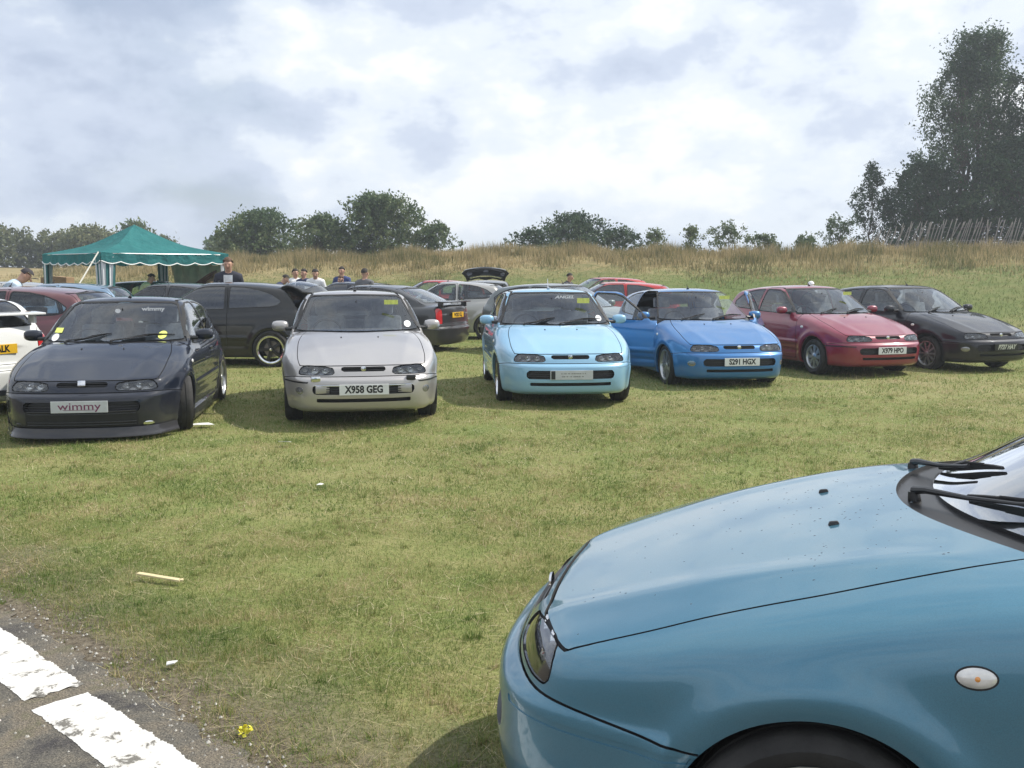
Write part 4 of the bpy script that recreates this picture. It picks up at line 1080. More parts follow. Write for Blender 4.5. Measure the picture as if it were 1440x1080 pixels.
def mirrors(car, mat, ymount=0.80, x=0.47, z=1.00, vertical=False):
    for s in (-1, 1):
        mb = MB(); bm = bmesh.new(); bmesh.ops.create_uvsphere(bm, u_segments=20, v_segments=12, radius=1.0)
        for v in bm.verts:
            c = v.co; xx = c.x * 0.062 * (1.0 if c.x > 0 else 0.55)
            yy = np.sign(c.y) * abs(c.y) ** 0.75 * 0.098; zz = np.sign(c.z) * abs(c.z) ** 0.72 * 0.062
            if c.x < -0.3: xx = -0.034
            v.co = Vector((xx - 0.10 * abs(yy) * 0.25, yy, zz))
        bm.verts.index_update()
        vs = [Vector((v.co.x + x - 0.02, s * (v.co.y + ymount + 0.115), v.co.z + z + 0.012)) for v in bm.verts]
        fs = [[v.index for v in f.verts] if s > 0 else [v.index for v in reversed(f.verts)] for f in bm.faces]; bm.free()
        mb.add(vs, fs); o = mb.build('wing_mirror', mat, car, smooth=50)
        a = MB(); a.tube([(x + 0.04, s * (ymount - 0.05), z - 0.02), (x + 0.02, s * (ymount + 0.05), z - 0.025)], [0.026, 0.02], 8)
        a.build('mirror_stalk', M_BLACK, o, smooth=50)
        g = MB(); g.box((x - 0.056, s * (ymount + 0.115), z + 0.012), (0.006, 0.165, 0.098), bev=0.002); g.build('mirror_glass', M_CHROME, o)
def wiper_pair(car, field, hi=False, pivots=None):
    """arms and blades lying on the screen"""
    for (px, py), (tx, ty), (b0, b1) in (pivots or []):
        mb = MB()
        P0, n0 = surf(field, (px, py, 1.6), (0, 0, -1)); 
        Q, nq = surf(field, (tx, ty, 1.8), (0, 0, -1))
        mb.tube([P0 - n0 * 0.01, P0 + n0 * 0.018], [0.019, 0.015], 14)
        up = 0.020
        pts = [P0 + n0 * up]
        for t in (0.12, 0.5, 0.9, 1.0):
            M_ = P0.lerp(Q, t); S_, nn = surf(field, (M_.x, M_.y, M_.z + 0.4), (0, 0, -1)); pts.append(S_ + nn * (0.026 if t < 0.6 else 0.026))
        mb.tube(pts, [0.012, 0.010, 0.007, 0.005, 0.005], 8)
        ob = mb.build('wiper_arm', M_BLACK, car, smooth=40)
        bb = MB(); bp = []
        for i in range(9):
            t = i / 8; x_ = b0[0] + (b1[0] - b0[0]) * t; y_ = b0[1] + (b1[1] - b0[1]) * t
            S_, nn = surf(field, (x_, y_, 1.8), (0, 0, -1)); bp.append((S_, nn))
        vs = []
        for k, (p, n) in enumerate(bp):
            tg = (bp[min(k + 1, 8)][0] - bp[max(k - 1, 0)][0]).normalized(); sd_ = n.cross(tg) * 0.003; q = 0.021 - 0.00075 * (k - 4) ** 2
            vs += [p + n * 0.001 - sd_, p + n * q - sd_, p + n * q + sd_, p + n * 0.001 + sd_]
        bb.add(vs, [(4 * k + a, 4 * k + (a + 1) % 4, 4 * k + 4 + (a + 1) % 4, 4 * k + 4 + a) for k in range(8) for a in range(4)] + [(0, 1, 2, 3), (35, 34, 33, 32)])
        bb.tube([bp[2][0] + bp[2][1] * 0.018, bp[4][0] + bp[4][1] * 0.027, bp[6][0] + bp[6][1] * 0.018], 0.004, 6)
        bb.build('wiper_blade', M_RUBBER, ob, smooth=40)

def plate(car, field, text=None, shear=0.0, z=0.385, mat=None, ink=None, w=0.52, h=0.112, style='uk', tilt=0.0, rear=False, yoff=0.0, xfix=None, standoff=0.006):
    sg = -1 if rear else 1
    P, n = surf(field, (sg * 2.6, yoff, z), (-sg, 0, 0))
    if xfix: P.x = xfix
    x = P.x + sg * standoff
    b = MB(); b.box((0, 0, 0), (0.012, w, h), bev=0.003)
    pl = b.build('number_plate', mat or M_PLATE_W, car, loc=(x, yoff, z))
    pl.rotation_euler = (0, R(-tilt) * sg, 0)
    rot = (R(90), 0, R(90) * sg)
    if text:
        if isinstance(text, str): text = [(text, 0.106, 0.0, 0.0042, 0.84)]
        for t, size, dz, bold, sx in text:
            text_obj('plate_lettering', t, size, ink or M_INK, pl, (sg * 0.0065, 0, dz), rot, bold=bold, depth=0.0008, sx=sx, shear=shear)
    return pl

SKINS = {}
def make_hatch(name, label, paintmat, loc, heading, spec=None, hi=False):
    """heading: degrees the nose is turned towards +X from pointing at -Y"""
    spec = spec or {}
    kind = spec.get('body', 'hatch'); field = saloon_field if kind == 'saloon' else hatch_field
    lod = spec.get('lod', 0)
    skey = ('hi' if hi else kind)
    if skey not in SKINS:
        S = body_skin(field, 0.0185 if hi else (0.04 if kind == 'saloon' else 0.03), 0.0065 if hi else 0.008, kind == 'saloon')
        offs = dict(HATCH_OFFS)
        ms = skin_meshes(S, field, offs, clean_name)
        # lamp bowls share the lens outline, set deeper
        e2 = S.extract(field, {'headlight+': 0.085, 'headlight-': 0.085, 'tail_light+': 0.03, 'tail_light-': 0.03})
        for l in ('headlight+', 'headlight-'):
            v, f, n = e2[l]; me = bpy.data.meshes.new('lamp_housing'); me.from_pydata(v.tolist(), [], f); me.shade_smooth(); ms['housing' + l[-1]] = me
        for l in [k for k in ms if k.startswith('wheel_arch')]: strip_floor(ms[l], field)
        SKINS[skey] = ms
    else: ms = SKINS[skey]
    car = empty(name, loc, 0.0)
    car.rotation_euler = Euler((0, 0, R(-90 + heading)))
    tag(car, label, 'car', spec.get('group'))
    M = {'body': paintmat, 'door': paintmat, 'bonnet': paintmat, 'tailgate': paintmat, 'front_bumper': spec.get('bumper', paintmat), 'rear_bumper': paintmat,
         'wheel_arch': paintmat, 'seam': M_RUBBER, 'scuttle': M_BLACK, 'screen_seal': M_RUBBER, 'rear_seal': M_RUBBER, 'quarter_rubber': M_RUBBER, 'door_rubber': M_RUBBER,
         'sail': M_BLACK, 'windscreen': spec.get('screen', M_GLASS), 'rear_window': M_GLASS, 'door_window': spec.get('side_glass', M_GLASS), 'quarter_window': spec.get('side_glass', M_GLASS), 'headlight': M_LENS,
         'tail_light': M_RED, 'grille': M_BLACK, 'intake': M_BLACK, 'lower_intake': M_BLACK, 'fog_light': M_REFL, 'side_repeater': M_CLEARLENS, 'rub_strip': spec.get('strip', M_BLACK), 'housing': M_HOUSING}
    objs = {}
    order = ['body'] + [k for k in ms if k != 'body']
    parent_of = {'door_window': 'door', 'door_rubber': 'door', 'sail': 'door', 'intake': 'front_bumper', 'lower_intake': 'front_bumper', 'fog_light': 'front_bumper', 'rub_strip': 'front_bumper',
                 'housing': 'headlight', 'rear_window': 'tailgate', 'rear_seal': 'tailgate'}
    order.sort(key=lambda k: 1 if k.rstrip('+-<>') in parent_of else 0)
    opened = spec.get('open_doors', {})
    for l in order:
        base = l.rstrip('+-<>')
        me = ms[l]
        if not me.materials: me.materials.append(None)
        o = bpy.data.objects.new(clean_name(l) if base != 'housing' else 'lamp_housing', me); COL.objects.link(o)
        o.material_slots[0].link = 'OBJECT'; o.material_slots[0].material = M[base]
        par = car
        if base in parent_of:
            pk = parent_of[base] + (l[-1] if (parent_of[base] + l[-1]) in objs else '')
            par = objs.get(pk, car)
        o.parent = par; objs[l] = o
    # open doors: a door panel gets an inner skin and turns about its hinge
    for sd, ang in opened.items():
        d = objs['door' + sd]; sg = 1 if sd == '+' else -1
        hinge = Vector((0.79, sg * 0.80, 0))
        for k, o in objs.items():
            if k in ('door' + sd, 'door_rubber' + sd):
                md = o.modifiers.new('thickness', 'SOLIDIFY'); md.thickness = 0.045 if k == 'door' + sd else 0.02; md.offset = -1
        d.matrix_local = Matrix.Translation(hinge) @ Matrix.Rotation(R(ang) * -sg, 4, 'Z') @ Matrix.Translation(-hinge)
        jm = MB(); jm.box((0.70, sg * 0.74, 0.60), (0.06, 0.03, 0.62)); jm.box((-0.50, sg * 0.76, 0.62), (0.05, 0.03, 0.66))
        jm.box((0.10, sg * 0.78, 0.245), (1.2, 0.05, 0.05)); tag(jm.build('door_jamb', paintmat, car))
        cardp = MB(); cardp.box((0.14, sg * 0.775, 0.60), (1.12, 0.03, 0.60), bev=0.01); cardp.build('door_lining', M_DARK, d)
    def swing(key, hinge, ang, th):
        o = objs[key]; md = o.modifiers.new('thickness', 'SOLIDIFY'); md.thickness = th; md.offset = -1
        h = Vector(hinge); o.matrix_local = Matrix.Translation(h) @ Matrix.Rotation(R(ang), 4, 'Y') @ Matrix.Translation(-h)
    if spec.get('tailgate'): swing('tailgate', (-1.33, 0, 1.345), -spec['tailgate'] * -1, 0.03)
    if spec.get('bonnet'):
        swing('bonnet', (0.80, 0, 0.96), -spec['bonnet'], 0.02)
        st = MB(); st.tube([(1.75, 0.5, 0.66), (1.45, 0.45, 1.25)], 0.008, 5); st.build('bonnet_stay', M_BLACK, car)
        en = MB(); en.box((1.45, 0, 0.60), (0.5, 0.6, 0.2), bev=0.04); en.box((1.5, 0.45, 0.62), (0.2, 0.15, 0.16), bev=0.02); en.build('engine', M_DARK, car)
    # pan and wheel wells
    pan = MB(); rl = -1.75 if kind != 'saloon' else -2.1
    pan.box(((1.75 + rl) / 2, 0, 0.20), (1.75 - rl, 1.30, 0.05)); pan.build('floor_pan', M_RUBBER, car)
    if not spec.get('bonnet'):
        pan = MB(); pan.box((1.2, 0, 0.45), (0.9, 0.98, 0.44)); pan.build('engine_bay', M_RUBBER, car)
    if not spec.get('tailgate'):
        pan = MB(); pan.box((-1.35, 0, 0.45), (0.8, 0.98, 0.5)); pan.build('boot_tub', M_RUBBER, car)
    for wx in (WB, -WB):
        for s in (-1, 1):
            wl = MB(); pr = []
            for i in range(17):
                a = math.pi * (-0.12 + 1.24 * i / 16); pr.append((wx + 0.340 * math.cos(a), 0.295 + 0.340 * math.sin(a)))
            vs = [(p[0], s * 0.50, p[1]) for p in pr] + [(p[0], s * 0.835, p[1]) for p in pr]
            wl.add(vs, [(i, i + 1, i + 18, i + 17) for i in range(16)]); wl.add([(p[0], s * 0.50, p[1]) for p in pr], [tuple(range(17))])
            wl.build('wheel_well', M_RUBBER, car)
    cabin(car, spec)
    mirrors(car, spec.get('mirror', paintmat), x=spec.get('mirror_x', 0.47))
    sides = ((1, '+'), (-1, '-'))
    front = objs['front_bumper']
    def mk(fn, nm, mat, par, sm=45):
        mb = MB(); fn(mb); return mb.build(nm, mat, par, smooth=sm)
    if lod == 0:
        for s, sd in sides:
            for yy, rr in ((0.40, 0.036), (0.51, 0.039), (0.615, 0.026)):
                P, n = surf(field, (2.6, s * (yy + rr + 0.02), 0.622), (-1, 0, 0)); c = (P.x - 0.010, s * yy, 0.612)
                def f(mb):
                    mb.lathe([(rr, -0.012), (rr * 0.93, -0.02), (rr * 0.7, -0.035), (rr * 0.3, -0.045), (0.0, -0.048)], 20, 'x', c)
                    if yy < 0.6: mb.lathe([(rr, -0.012), (rr * 1.08, -0.012), (rr * 1.1, -0.05)], 20, 'x', c); mb.lathe([(0.0, -0.02), (0.012, -0.024), (0.014, -0.045)], 10, 'x', c)
                mk(f, 'reflector', M_REFL if yy < 0.6 else spec.get('indicator', M_CLEARLENS), objs['headlight' + sd])
            if spec.get('fogs', True):
                disc_on(field, (s * 0.675, 0.395), 'x', 0.052, 0.050, 'fog_light_ring', spec.get('fogring', paintmat), front, bulge=-0.003)
                P, n = surf(field, (2.6, s * 0.675, 0.395), (-1, 0, 0)); disc_on(field, (s * 0.675, 0.395), 'x', 0.042, 0.040, 'fog_light', M_HOUSING, front, bulge=0.004)
    for s, sd in sides:
        disc_on(field, (0.955, 0.755), 'y', 0.040, 0.022, 'side_repeater', M_CLEARLENS, car, bulge=0.010, sign=s)
        if hi:
            disc_on(field, (0.955, 0.755), 'y', 0.044, 0.026, 'repeater_gasket', M_RUBBER, car, bulge=0.001, sign=s)
            disc_on(field, (0.955, 0.755), 'y', 0.010, 0.010, 'repeater_bulb', M_AMBER, car, bulge=0.012, sign=s)
    def bar(z, yw, th, inset, nm, mat, par):
        q, g = surf_many(field, [(2.6, -yw + 2 * yw * i / 12, z) for i in range(13)], (-1, 0, 0))
        mb = MB(); mb.tube([(p[0] - inset, p[1], p[2]) for p in q], th, 6); return mb.build(nm, mat, par, smooth=50)
    if lod == 0:
        for z in (0.612, 0.632): bar(z, 0.225, 0.0045, 0.014, 'grille_bar', spec.get('grille_mat', M_BLACK), objs['grille'])
        for z in (0.392, 0.415, 0.44): bar(z, 0.54, 0.005, 0.025, 'intake_bar', spec.get('bar_mat', M_BLACK), front)
        P, n = surf(field, (2.6, 0, 0.622), (-1, 0, 0))
        if spec.get('badge') == 'square': mk(lambda mb: mb.box((P.x + 0.004, 0, 0.640), (0.012, 0.075, 0.06), (0, R(-12), 0), bev=0.012), 'badge', M_CHROME, car)
        else: mk(lambda mb: mb.lathe([(0.0, 0.004), (0.026, 0.002), (0.03, -0.006)], 20, 'x', (P.x, 0, 0.622)), 'badge', M_CHROME, car)
        for s, sd in sides:
            P, n = surf(field, (-0.38, s * 1.3, 0.80), (0, -s, 0))
            mk(lambda mb: mb.box((P.x, P.y + s * 0.002, P.z), (0.17, 0.025, 0.034), (R(-8 * s), 0, 0), bev=0.009), 'door_handle', spec.get('handle', M_BLACK), objs['door' + sd])
            P, n = surf(field, (1.20, s * 0.21, 1.5), (0, 0, -1))
            mk(lambda mb: mb.box((P.x, P.y, P.z + 0.003), (0.034, 0.018, 0.014), (0, R(8), 0), bev=0.005, taper=0.7), 'washer_jet', M_BLACK, objs['bonnet'])
        wiper_pair(car, field, hi, spec.get('wipers', [((0.965, 0.02), (0.735, 0.36), ((0.835, 0.10), (0.60, 0.62))), ((0.90, -0.45), (0.78, -0.14), ((0.83, -0.38), (0.72, -0.02)))]))
    if spec.get('silver_blocks'):
        for s in (-1, 1):
            P, n = surf(field, (2.6, s * 0.43, 0.415), (-1, 0, 0))
            mk(lambda mb: mb.box((P.x - 0.02, s * 0.435, 0.415), (0.03, 0.15, 0.085), (0, 0, -s * 0.22), bev=0.01), 'intake_blank', paintmat, front)
            P, n = surf(field, (2.6, s * 0.505, 0.52), (-1, 0, 0))
            mk(lambda mb: mb.box((P.x + 0.012, s * 0.505, 0.528), (0.05, 0.10, 0.055), (0, 0, -s * 0.2), bev=0.01), 'headlamp_washer', M_BLACK if s > 0 else M_CHROME, car)
        bar(0.458, 0.52, 0.006, 0.0, 'chrome_strip', M_CHROME, front)
    if spec.get('aerial', True):
        P, n = surf(field, (-0.12, 0, 2.0), (0, 0, -1)); al = spec.get('aerial_len', 0.06)
        def f(mb):
            mb.tube([P, P + Vector((-0.02, 0, 0.02))], [0.022, 0.012], 8); mb.tube([P + Vector((-0.02, 0, 0.015)), P + Vector((-0.02 - al * 0.5, 0, 0.015 + al))], [0.006, 0.004], 6)
        mk(f, 'aerial', spec.get('aerial_mat', M_BLACK), car)
    if spec.get('kit'):
        # deep front splitter, side skirts and round air ducts of a body kit
        zs = [(0.215, 0.008), (0.175, 0.014), (0.145, 0.024), (0.128, 0.036), (0.118, 0.034), (0.118, 0.0)]
        ys = [-0.80 + 1.60 * i / 40 for i in range(41)]
        q, g = surf_many(field, [(2.6, y, 0.24) for y in ys], (-1, 0, 0)); vs = []
        for (x0, y0, _), nn in zip(q, g):
            o = Vector((nn[0], nn[1], 0)).normalized()
            for z, out in zs: vs.append((x0 + o.x * out, y0 + o.y * out, z))
        m_ = len(zs); fs = [(i * m_ + j, (i + 1) * m_ + j, (i + 1) * m_ + j + 1, i * m_ + j + 1) for i in range(40) for j in range(m_ - 1)]
        mesh_obj('front_splitter', vs, fs, paintmat, car, smooth=True)
        for s in (-1, 1):
            mk(lambda mb: mb.box((0.0, s * 0.835, 0.175), (1.80, 0.05, 0.13), (R(-6 * s), 0, 0), bev=0.02), 'side_skirt', paintmat, car)
            disc_on(field, (s * 0.655, 0.40), 'x', 0.075, 0.070, 'air_duct', M_RUBBER, front, bulge=-0.004)
            disc_on(field, (s * 0.60, 0.235), 'x', 0.045, 0.026, 'driving_lamp', M_REFL if s > 0 else M_BLACK, front, bulge=0.006)
        vs = []; zz = [0.20, 0.225, 0.25, 0.27]
        for z in (0.245, 0.27, 0.35, 0.375): bar(z, 0.50, 0.006, -0.004, 'mesh_bar', M_BLACK, front)
        q, g = surf_many(field, [(2.6, -0.52 + 1.04 * i / 24, z) for i in range(25) for z in (0.225, 0.30, 0.372)], (-1, 0, 0))
        q[:, 0] += 0.003; mesh_obj('mesh_panel', q.tolist(), [(i * 3 + j, (i + 1) * 3 + j, (i + 1) * 3 + j + 1, i * 3 + j + 1) for i in range(24) for j in range(2)], M_RUBBER, front, smooth=True)
    if spec.get('spoiler'):
        x0 = -2.2 if kind == 'saloon' else -1.80; z0 = spec['spoiler']
        def f(mb):
            mb.box((x0 + 0.02, 0, z0), (0.22, 1.30, 0.025), (0, R(-4), 0), bev=0.01)
            for s in (-1, 1): mb.box((x0 + 0.04, s * 0.55, z0 - 0.06), (0.12, 0.035, 0.12), bev=0.008)
        mk(f, 'rear_spoiler', spec.get('spoiler_mat', paintmat), car)
    for x in (WB, -WB):
        for s in (-1, 1):
            add_wheel(car, spec.get('wheel', 'multi'), x, s, R(spec.get('steer', 0.0)) if x > 0 else 0.0, rad=spec.get('wrad', 0.295), rim=spec.get('rim', 0.19), ytrack=spec.get('ytrack', 0.745))
    def on_screen(y, z, w, h, mat, nm, round_=False):
        nx, nz = 8, 4
        if round_: src = [(2.2, y + w / 2 * math.cos(2 * math.pi * i / 16), z + h / 2 * math.sin(2 * math.pi * i / 16)) for i in range(16)] + [(2.2, y, z)]; fs = [(i, (i + 1) % 16, 16) for i in range(16)]
        else:
            src = [(2.2, y + w * (i / nx - 0.5), z + h * (j / nz - 0.5)) for i in range(nx + 1) for j in range(nz + 1)]
            fs = [(i * (nz + 1) + j, (i + 1) * (nz + 1) + j, (i + 1) * (nz + 1) + j + 1, i * (nz + 1) + j + 1) for i in range(nx) for j in range(nz)]
        q, g = surf_many(field, src, (-1, 0, 0)); q += g * 0.001
        return mesh_obj(nm, q.tolist(), fs, mat, objs['windscreen'], smooth=True)
    for it in spec.get('stickers', []): on_screen(*it)
    for t, y, z, size, mat, sx, sh in spec.get('screen_text', []):
        o = text_obj('screen_lettering', t, size, mat, objs['windscreen'], (0, 0, 0), (0, 0, 0), bold=size * 0.03, depth=0.0, shear=sh, sx=sx)
        co = [(2.2, y + v.co.x, z + v.co.y) for v in o.data.vertices]
        q, g = surf_many(field, co, (-1, 0, 0)); q += g * 0.002
        for v, p in zip(o.data.vertices, q): v.co = p
    if spec.get('plate'): plate(car, field, **spec['plate'])
    for pl in spec.get('plates', []): plate(car, field, **pl)
    if spec.get('plate_band'):
        pl = [o for o in car.children if o.name.startswith('number_plate')][0]
        mk(lambda mb: mb.box((0.007, -0.225, 0), (0.002, 0.05, 0.100)), 'plate_band', M_BLACK, pl)
        for zz, a0, a1 in ((0.018, -0.13, 0.16), (-0.018, -0.12, 0.15)):
            y_ = a0
            while y_ < a1: w_ = rnd.uniform(0.008, 0.03); mk(lambda mb: mb.box((0.0068, y_ + w_ / 2, zz), (0.001, w_, 0.013)), 'small_print', M_PRINT, pl); y_ += w_ + rnd.choice((0.004, 0.004, 0.014))
    if spec.get('underline'):
        pl = [o for o in car.children if o.name.startswith('number_plate')][0]
        mk(lambda mb: mb.box((0.007, 0.0, -0.030), (0.001, 0.30, 0.004)), 'underline', M_REDTRIM, pl)
    if spec.get('drop'):
        car.location.z -= spec['drop']
        for o in car.children:
            if o.name.startswith('wheel') and not o.name.startswith(('wheel_arch', 'wheel_well')): o.location.z += spec['drop']
    if spec.get('scale'): car.scale = spec['scale']
    for a_ in spec.get('hidden', []): pass
    return car, objs
def place_nose(px, py, heading, back=0.86 + 1.27):
    """car origin so that its nose stands at (px, py)"""
    return (px - back * math.sin(R(heading)), py + back * math.cos(R(heading)))
# ------------------------------------------------------------------ the cars in the show
tick('environment')
P_TEAL = paint('teal_metallic', (0.065, 0.200, 0.285), metal=0.42, rough=0.32, dust=0.03)
near_car, near_objs = make_hatch('parked_car', 'large teal blue metallic hatchback nosing in at the bottom right corner, side on', P_TEAL, (0, 0, 0), 0, dict(wheel='multi', rim=0.228, wrad=0.302, ytrack=0.775, strip=P_TEAL, mirror_x=0.36, screen=M_GLASS_NEAR, fogs=False, steer=0, aerial=False), hi=True)
def set_near(ax, ay, th):
    near_car.rotation_euler = (0, 0, R(180.0 - th))
    d = Vector((-math.cos(R(th)), math.sin(R(th)), 0))
    near_car.location = Vector((ax, ay, 0)) - d * WB
set_near(0.875, 2.925, 13.6); near_car.location.z = 0.045
PERMIT = (0.42, 1.285, 0.17, 0.055, M_STICKY, 'paper_permit')
def disc_(y, z=1.03): return (y, z, 0.085, 0.075, M_WHITE, 'tax_disc', True)
P_SILVER = paint('silver_metallic', (0.46, 0.44, 0.43), metal=0.55, rough=0.34)
make_hatch('parked_car', 'silver hatchback facing forward between the dark blue and pale blue cars', P_SILVER, (*place_nose(-1.57, 10.5, 11.0), 0), 11.0,
           dict(wheel='cover', silver_blocks=True, plate=dict(text='X958 GEG', z=0.415), stickers=[PERMIT, disc_(0.60)], group='hatchbacks in the front row', strip=M_BLACK, wipers=[]))
P_PALE = paint('pale_blue', (0.24, 0.47, 0.66), metal=0.12, rough=0.36)
make_hatch('parked_car', 'pale sky blue hatchback in the middle of the front row', P_PALE, (*place_nose(0.72, 12.0, 5.2), 0), 5.2,
           dict(wheel='five', wrad=0.30, rim=0.215, fogs=False, strip=P_PALE, plate=dict(text=[], z=0.415, mat=M_PLATE_G), plate_band=True,
                stickers=[(0.42, 1.262, 0.17, 0.07, M_STICKY, 'paper_permit'), disc_(0.60)], screen_text=[('ANGEL', 0.16, 1.310, 0.055, M_WHITE, 1.5, 0.25)], aerial_mat=M_CHROME, aerial_len=0.13, group='hatchbacks in the front row'))
P_BLUE = paint('bright_blue', (0.010, 0.155, 0.42), metal=0.3, rough=0.33)
make_hatch('parked_car', 'bright metallic blue hatchback with both doors swung open', P_BLUE, (*place_nose(3.24, 14.0, 10.0), 0), 10.0,
           dict(wheel='twin', wrad=0.30, rim=0.222, strip=P_BLUE, plate=dict(text='S291 HGX', z=0.425), stickers=[PERMIT], drop=0.03, open_doors={'+': 27, '-': 42}, group='hatchbacks in the front row', steer=0))
P_RED = paint('crimson', (0.22, 0.002, 0.030), metal=0.1, rough=0.36)
make_hatch('parked_car', 'crimson red hatchback parked between the bright blue and black cars', P_RED, (*place_nose(5.98, 15.65, 18.0), 0), 18.0,
           dict(wheel='cover', strip=M_BLACK, plate=dict(text='X979 HPO', z=0.425), stickers=[PERMIT], fogs=False, group='hatchbacks in the front row'))
P_BLK = paint('blue_black', (0.004, 0.005, 0.012), metal=0.0, rough=0.5, dust=0.01)
make_hatch('parked_car', 'black hatchback with a black plate at the right end of the front row', P_BLK, (*place_nose(8.14, 16.4, 22.0), 0), 22.0,
           dict(wheel='multi', rim=0.205, plate=dict(text='P737 HAY', z=0.425, mat=M_PLATE_K, ink=M_SILVERINK, shear=0.35), group='hatchbacks in the front row'))
P_NAVY = paint('midnight_blue', (0.003, 0.007, 0.019), metal=0.0, rough=0.5, dust=0.01)
make_hatch('parked_car', 'dark midnight blue hatchback with a deep body kit at the left of the front row', P_NAVY, (*place_nose(-4.14, 9.46, 8.4), 0), 8.4,
           dict(kit=True, wheel='twin', wrad=0.30, rim=0.225, ytrack=0.775, badge='square', fogs=False, strip=P_NAVY, steer=15, drop=0.055, underline=True, grille_mat=M_BLACK, side_glass=M_GLASS,
                plate=dict(text=[('wimmy', 0.100, 0.004, 0.0004, 1.35)], z=0.425, mat=M_PLATE_G, ink=M_REDTRIM),
                screen_text=[('wimmy', 0.36, 1.295, 0.062, M_WHITE, 1.35, 0.0)], stickers=[(-0.02, 1.275, 0.06, 0.05, M_WHITE, 'round_sticker', True), disc_(-0.63, 1.0), (0.50, 1.02, 0.09, 0.08, M_STICKY, 'club_sticker', True), (-0.62, 1.07, 0.09, 0.05, M_STICKY, 'small_permit')], group='hatchbacks in the front row'))
tick('row')
# ---- cars further back ; heading in degrees: 0 points at the camera side (-Y), -90 points to -X
def back_car(label, pmat, x, y, hdg, **spec):
    spec.setdefault('lod', 1)
    return make_hatch('parked_car', label, pmat, (x, y, gh(x, y)), hdg, spec)
P_BLK2 = paint('soft_black', (0.008, 0.009, 0.010), metal=0.0, rough=0.5, dust=0.02)
back_car('black tall hatchback with raised tailgate and chrome rimmed wheels behind the dark blue car', P_BLK2, -5.50, 18.35, -93, wheel='lip', rim=0.235, wrad=0.315, ytrack=0.80, tailgate=34, scale=(1.04, 1.0, 1.05), side_glass=M_GLASS_DK)
P_GREY = paint('gunmetal', (0.020, 0.021, 0.024), metal=0.1, rough=0.4, dust=0.02)
back_car('gunmetal saloon with a boot spoiler and yellow rear plate behind the silver car', P_GREY, -3.25, 22.0, -68-45+0, body='saloon', spoiler=1.06, wheel='multi', plates=[dict(text='W202 KLJ', z=0.78, mat=M_PLATE_Y, rear=True)])
P_SIL2 = paint('warm_silver', (0.42, 0.41, 0.38), metal=0.5, rough=0.35)
back_car('small silver hatchback seen side on between the gunmetal saloon and pale blue car', P_SIL2, -1.75, 25.4, -96, wheel='five', rim=0.215, wrad=0.305, ytrack=0.79, scale=(0.95, 0.97, 1.0))
back_car('dark hatchback with its tailgate up behind the small silver hatchback', P_BLK2, -0.75, 30.0, 180, tailgate=80)
P_RED2 = paint('flame_red', (0.42, 0.02, 0.02), metal=0.05, rough=0.35)
back_car('red hatchback of which only the roof shows behind the small silver hatchback', P_RED2, -2.7, 31.0, -88)
P_GRN = paint('grey_green', (0.10, 0.12, 0.12), metal=0.4, rough=0.35)
back_car('grey green hatchback facing right behind the pale blue car', P_GRN, 1.15, 20.6, 48)
back_car('red hatchback side on behind the open door of the bright blue car', P_RED2, 2.25, 24.6, -92, side_glass=M_GLASS_DK)
back_car('red hatchback with its bonnet raised in the far row', P_RED2, 2.6, 31.5, -75, bonnet=22)
back_car('navy hatchback in the far row behind the black one', P_NAVY, -4.6, 26.3, -96, side_glass=M_GLASS_DK)
P_MAR = paint('maroon', (0.10, 0.014, 0.022), metal=0.1, rough=0.4)
back_car('maroon hatchback side on behind the white car at the left edge', P_MAR, -7.95, 15.6, -95)
P_WHT = paint('white_paint', (0.75, 0.76, 0.74), metal=0.0, rough=0.4)
back_car('white car with a high rear wing and yellow plate at the left edge', P_WHT, -7.55, 12.35, -120-0, spoiler=1.18, plates=[dict(text='P68 ALK', z=0.78, mat=M_PLATE_Y, rear=True)])
P_LBL = paint('steel_blue', (0.16, 0.26, 0.38), metal=0.4, rough=0.35)
back_car('silver hatchback left of the canopy in the far row', P_SIL2, -12.6, 24.2, -85)
back_car('steel blue hatchback under the near corner of the canopy', P_LBL, -9.9, 21.3, -88)
back_car('dark red hatchback with raised bonnet under the canopy', P_MAR, -9.3, 26.6, -100+180, bonnet=52)
back_car('grey hatchback with dark windows parked under the canopy', P_GREY, -7.9, 22.6, -100, lod=1)
tick('back')
def drops_on_bonnet():
    """rain spots and specks that dried on the bonnet of the near car"""
    rr = np.random.default_rng(8); n = 170
    x = np.where(rr.uniform(0, 1, n) < 0.6, rr.uniform(0.95, 1.35, n), rr.uniform(1.0, 1.95, n)); y = rr.uniform(-0.45, 0.62, n)
    q, g = surf_many(hatch_field, np.stack([x, y, np.full(n, 1.6)], 1), (0, 0, -1)); mb = MB()
    for p, nn in zip(q, g):
        p = Vector(p); nn = Vector(nn); t = nn.cross(Vector((0, 1, 0))).normalized(); u = nn.cross(t); r = rr.uniform(0.0012, 0.0032); e = rr.uniform(1, 1.8)
        ring = [p + (t * math.cos(a) * e + u * math.sin(a)) * r for a in [k * math.pi / 3 for k in range(6)]]
        mb.add(ring + [p + nn * r * 0.5], [(k, (k + 1) % 6, 6) for k in range(6)])
    o = mb.build('rain_spots', plain('rain_spot', (0.02, 0.05, 0.07), 0.12, coat=1.0), near_objs['bonnet'], smooth=60); tag(o, kind='stuff')
drops_on_bonnet()
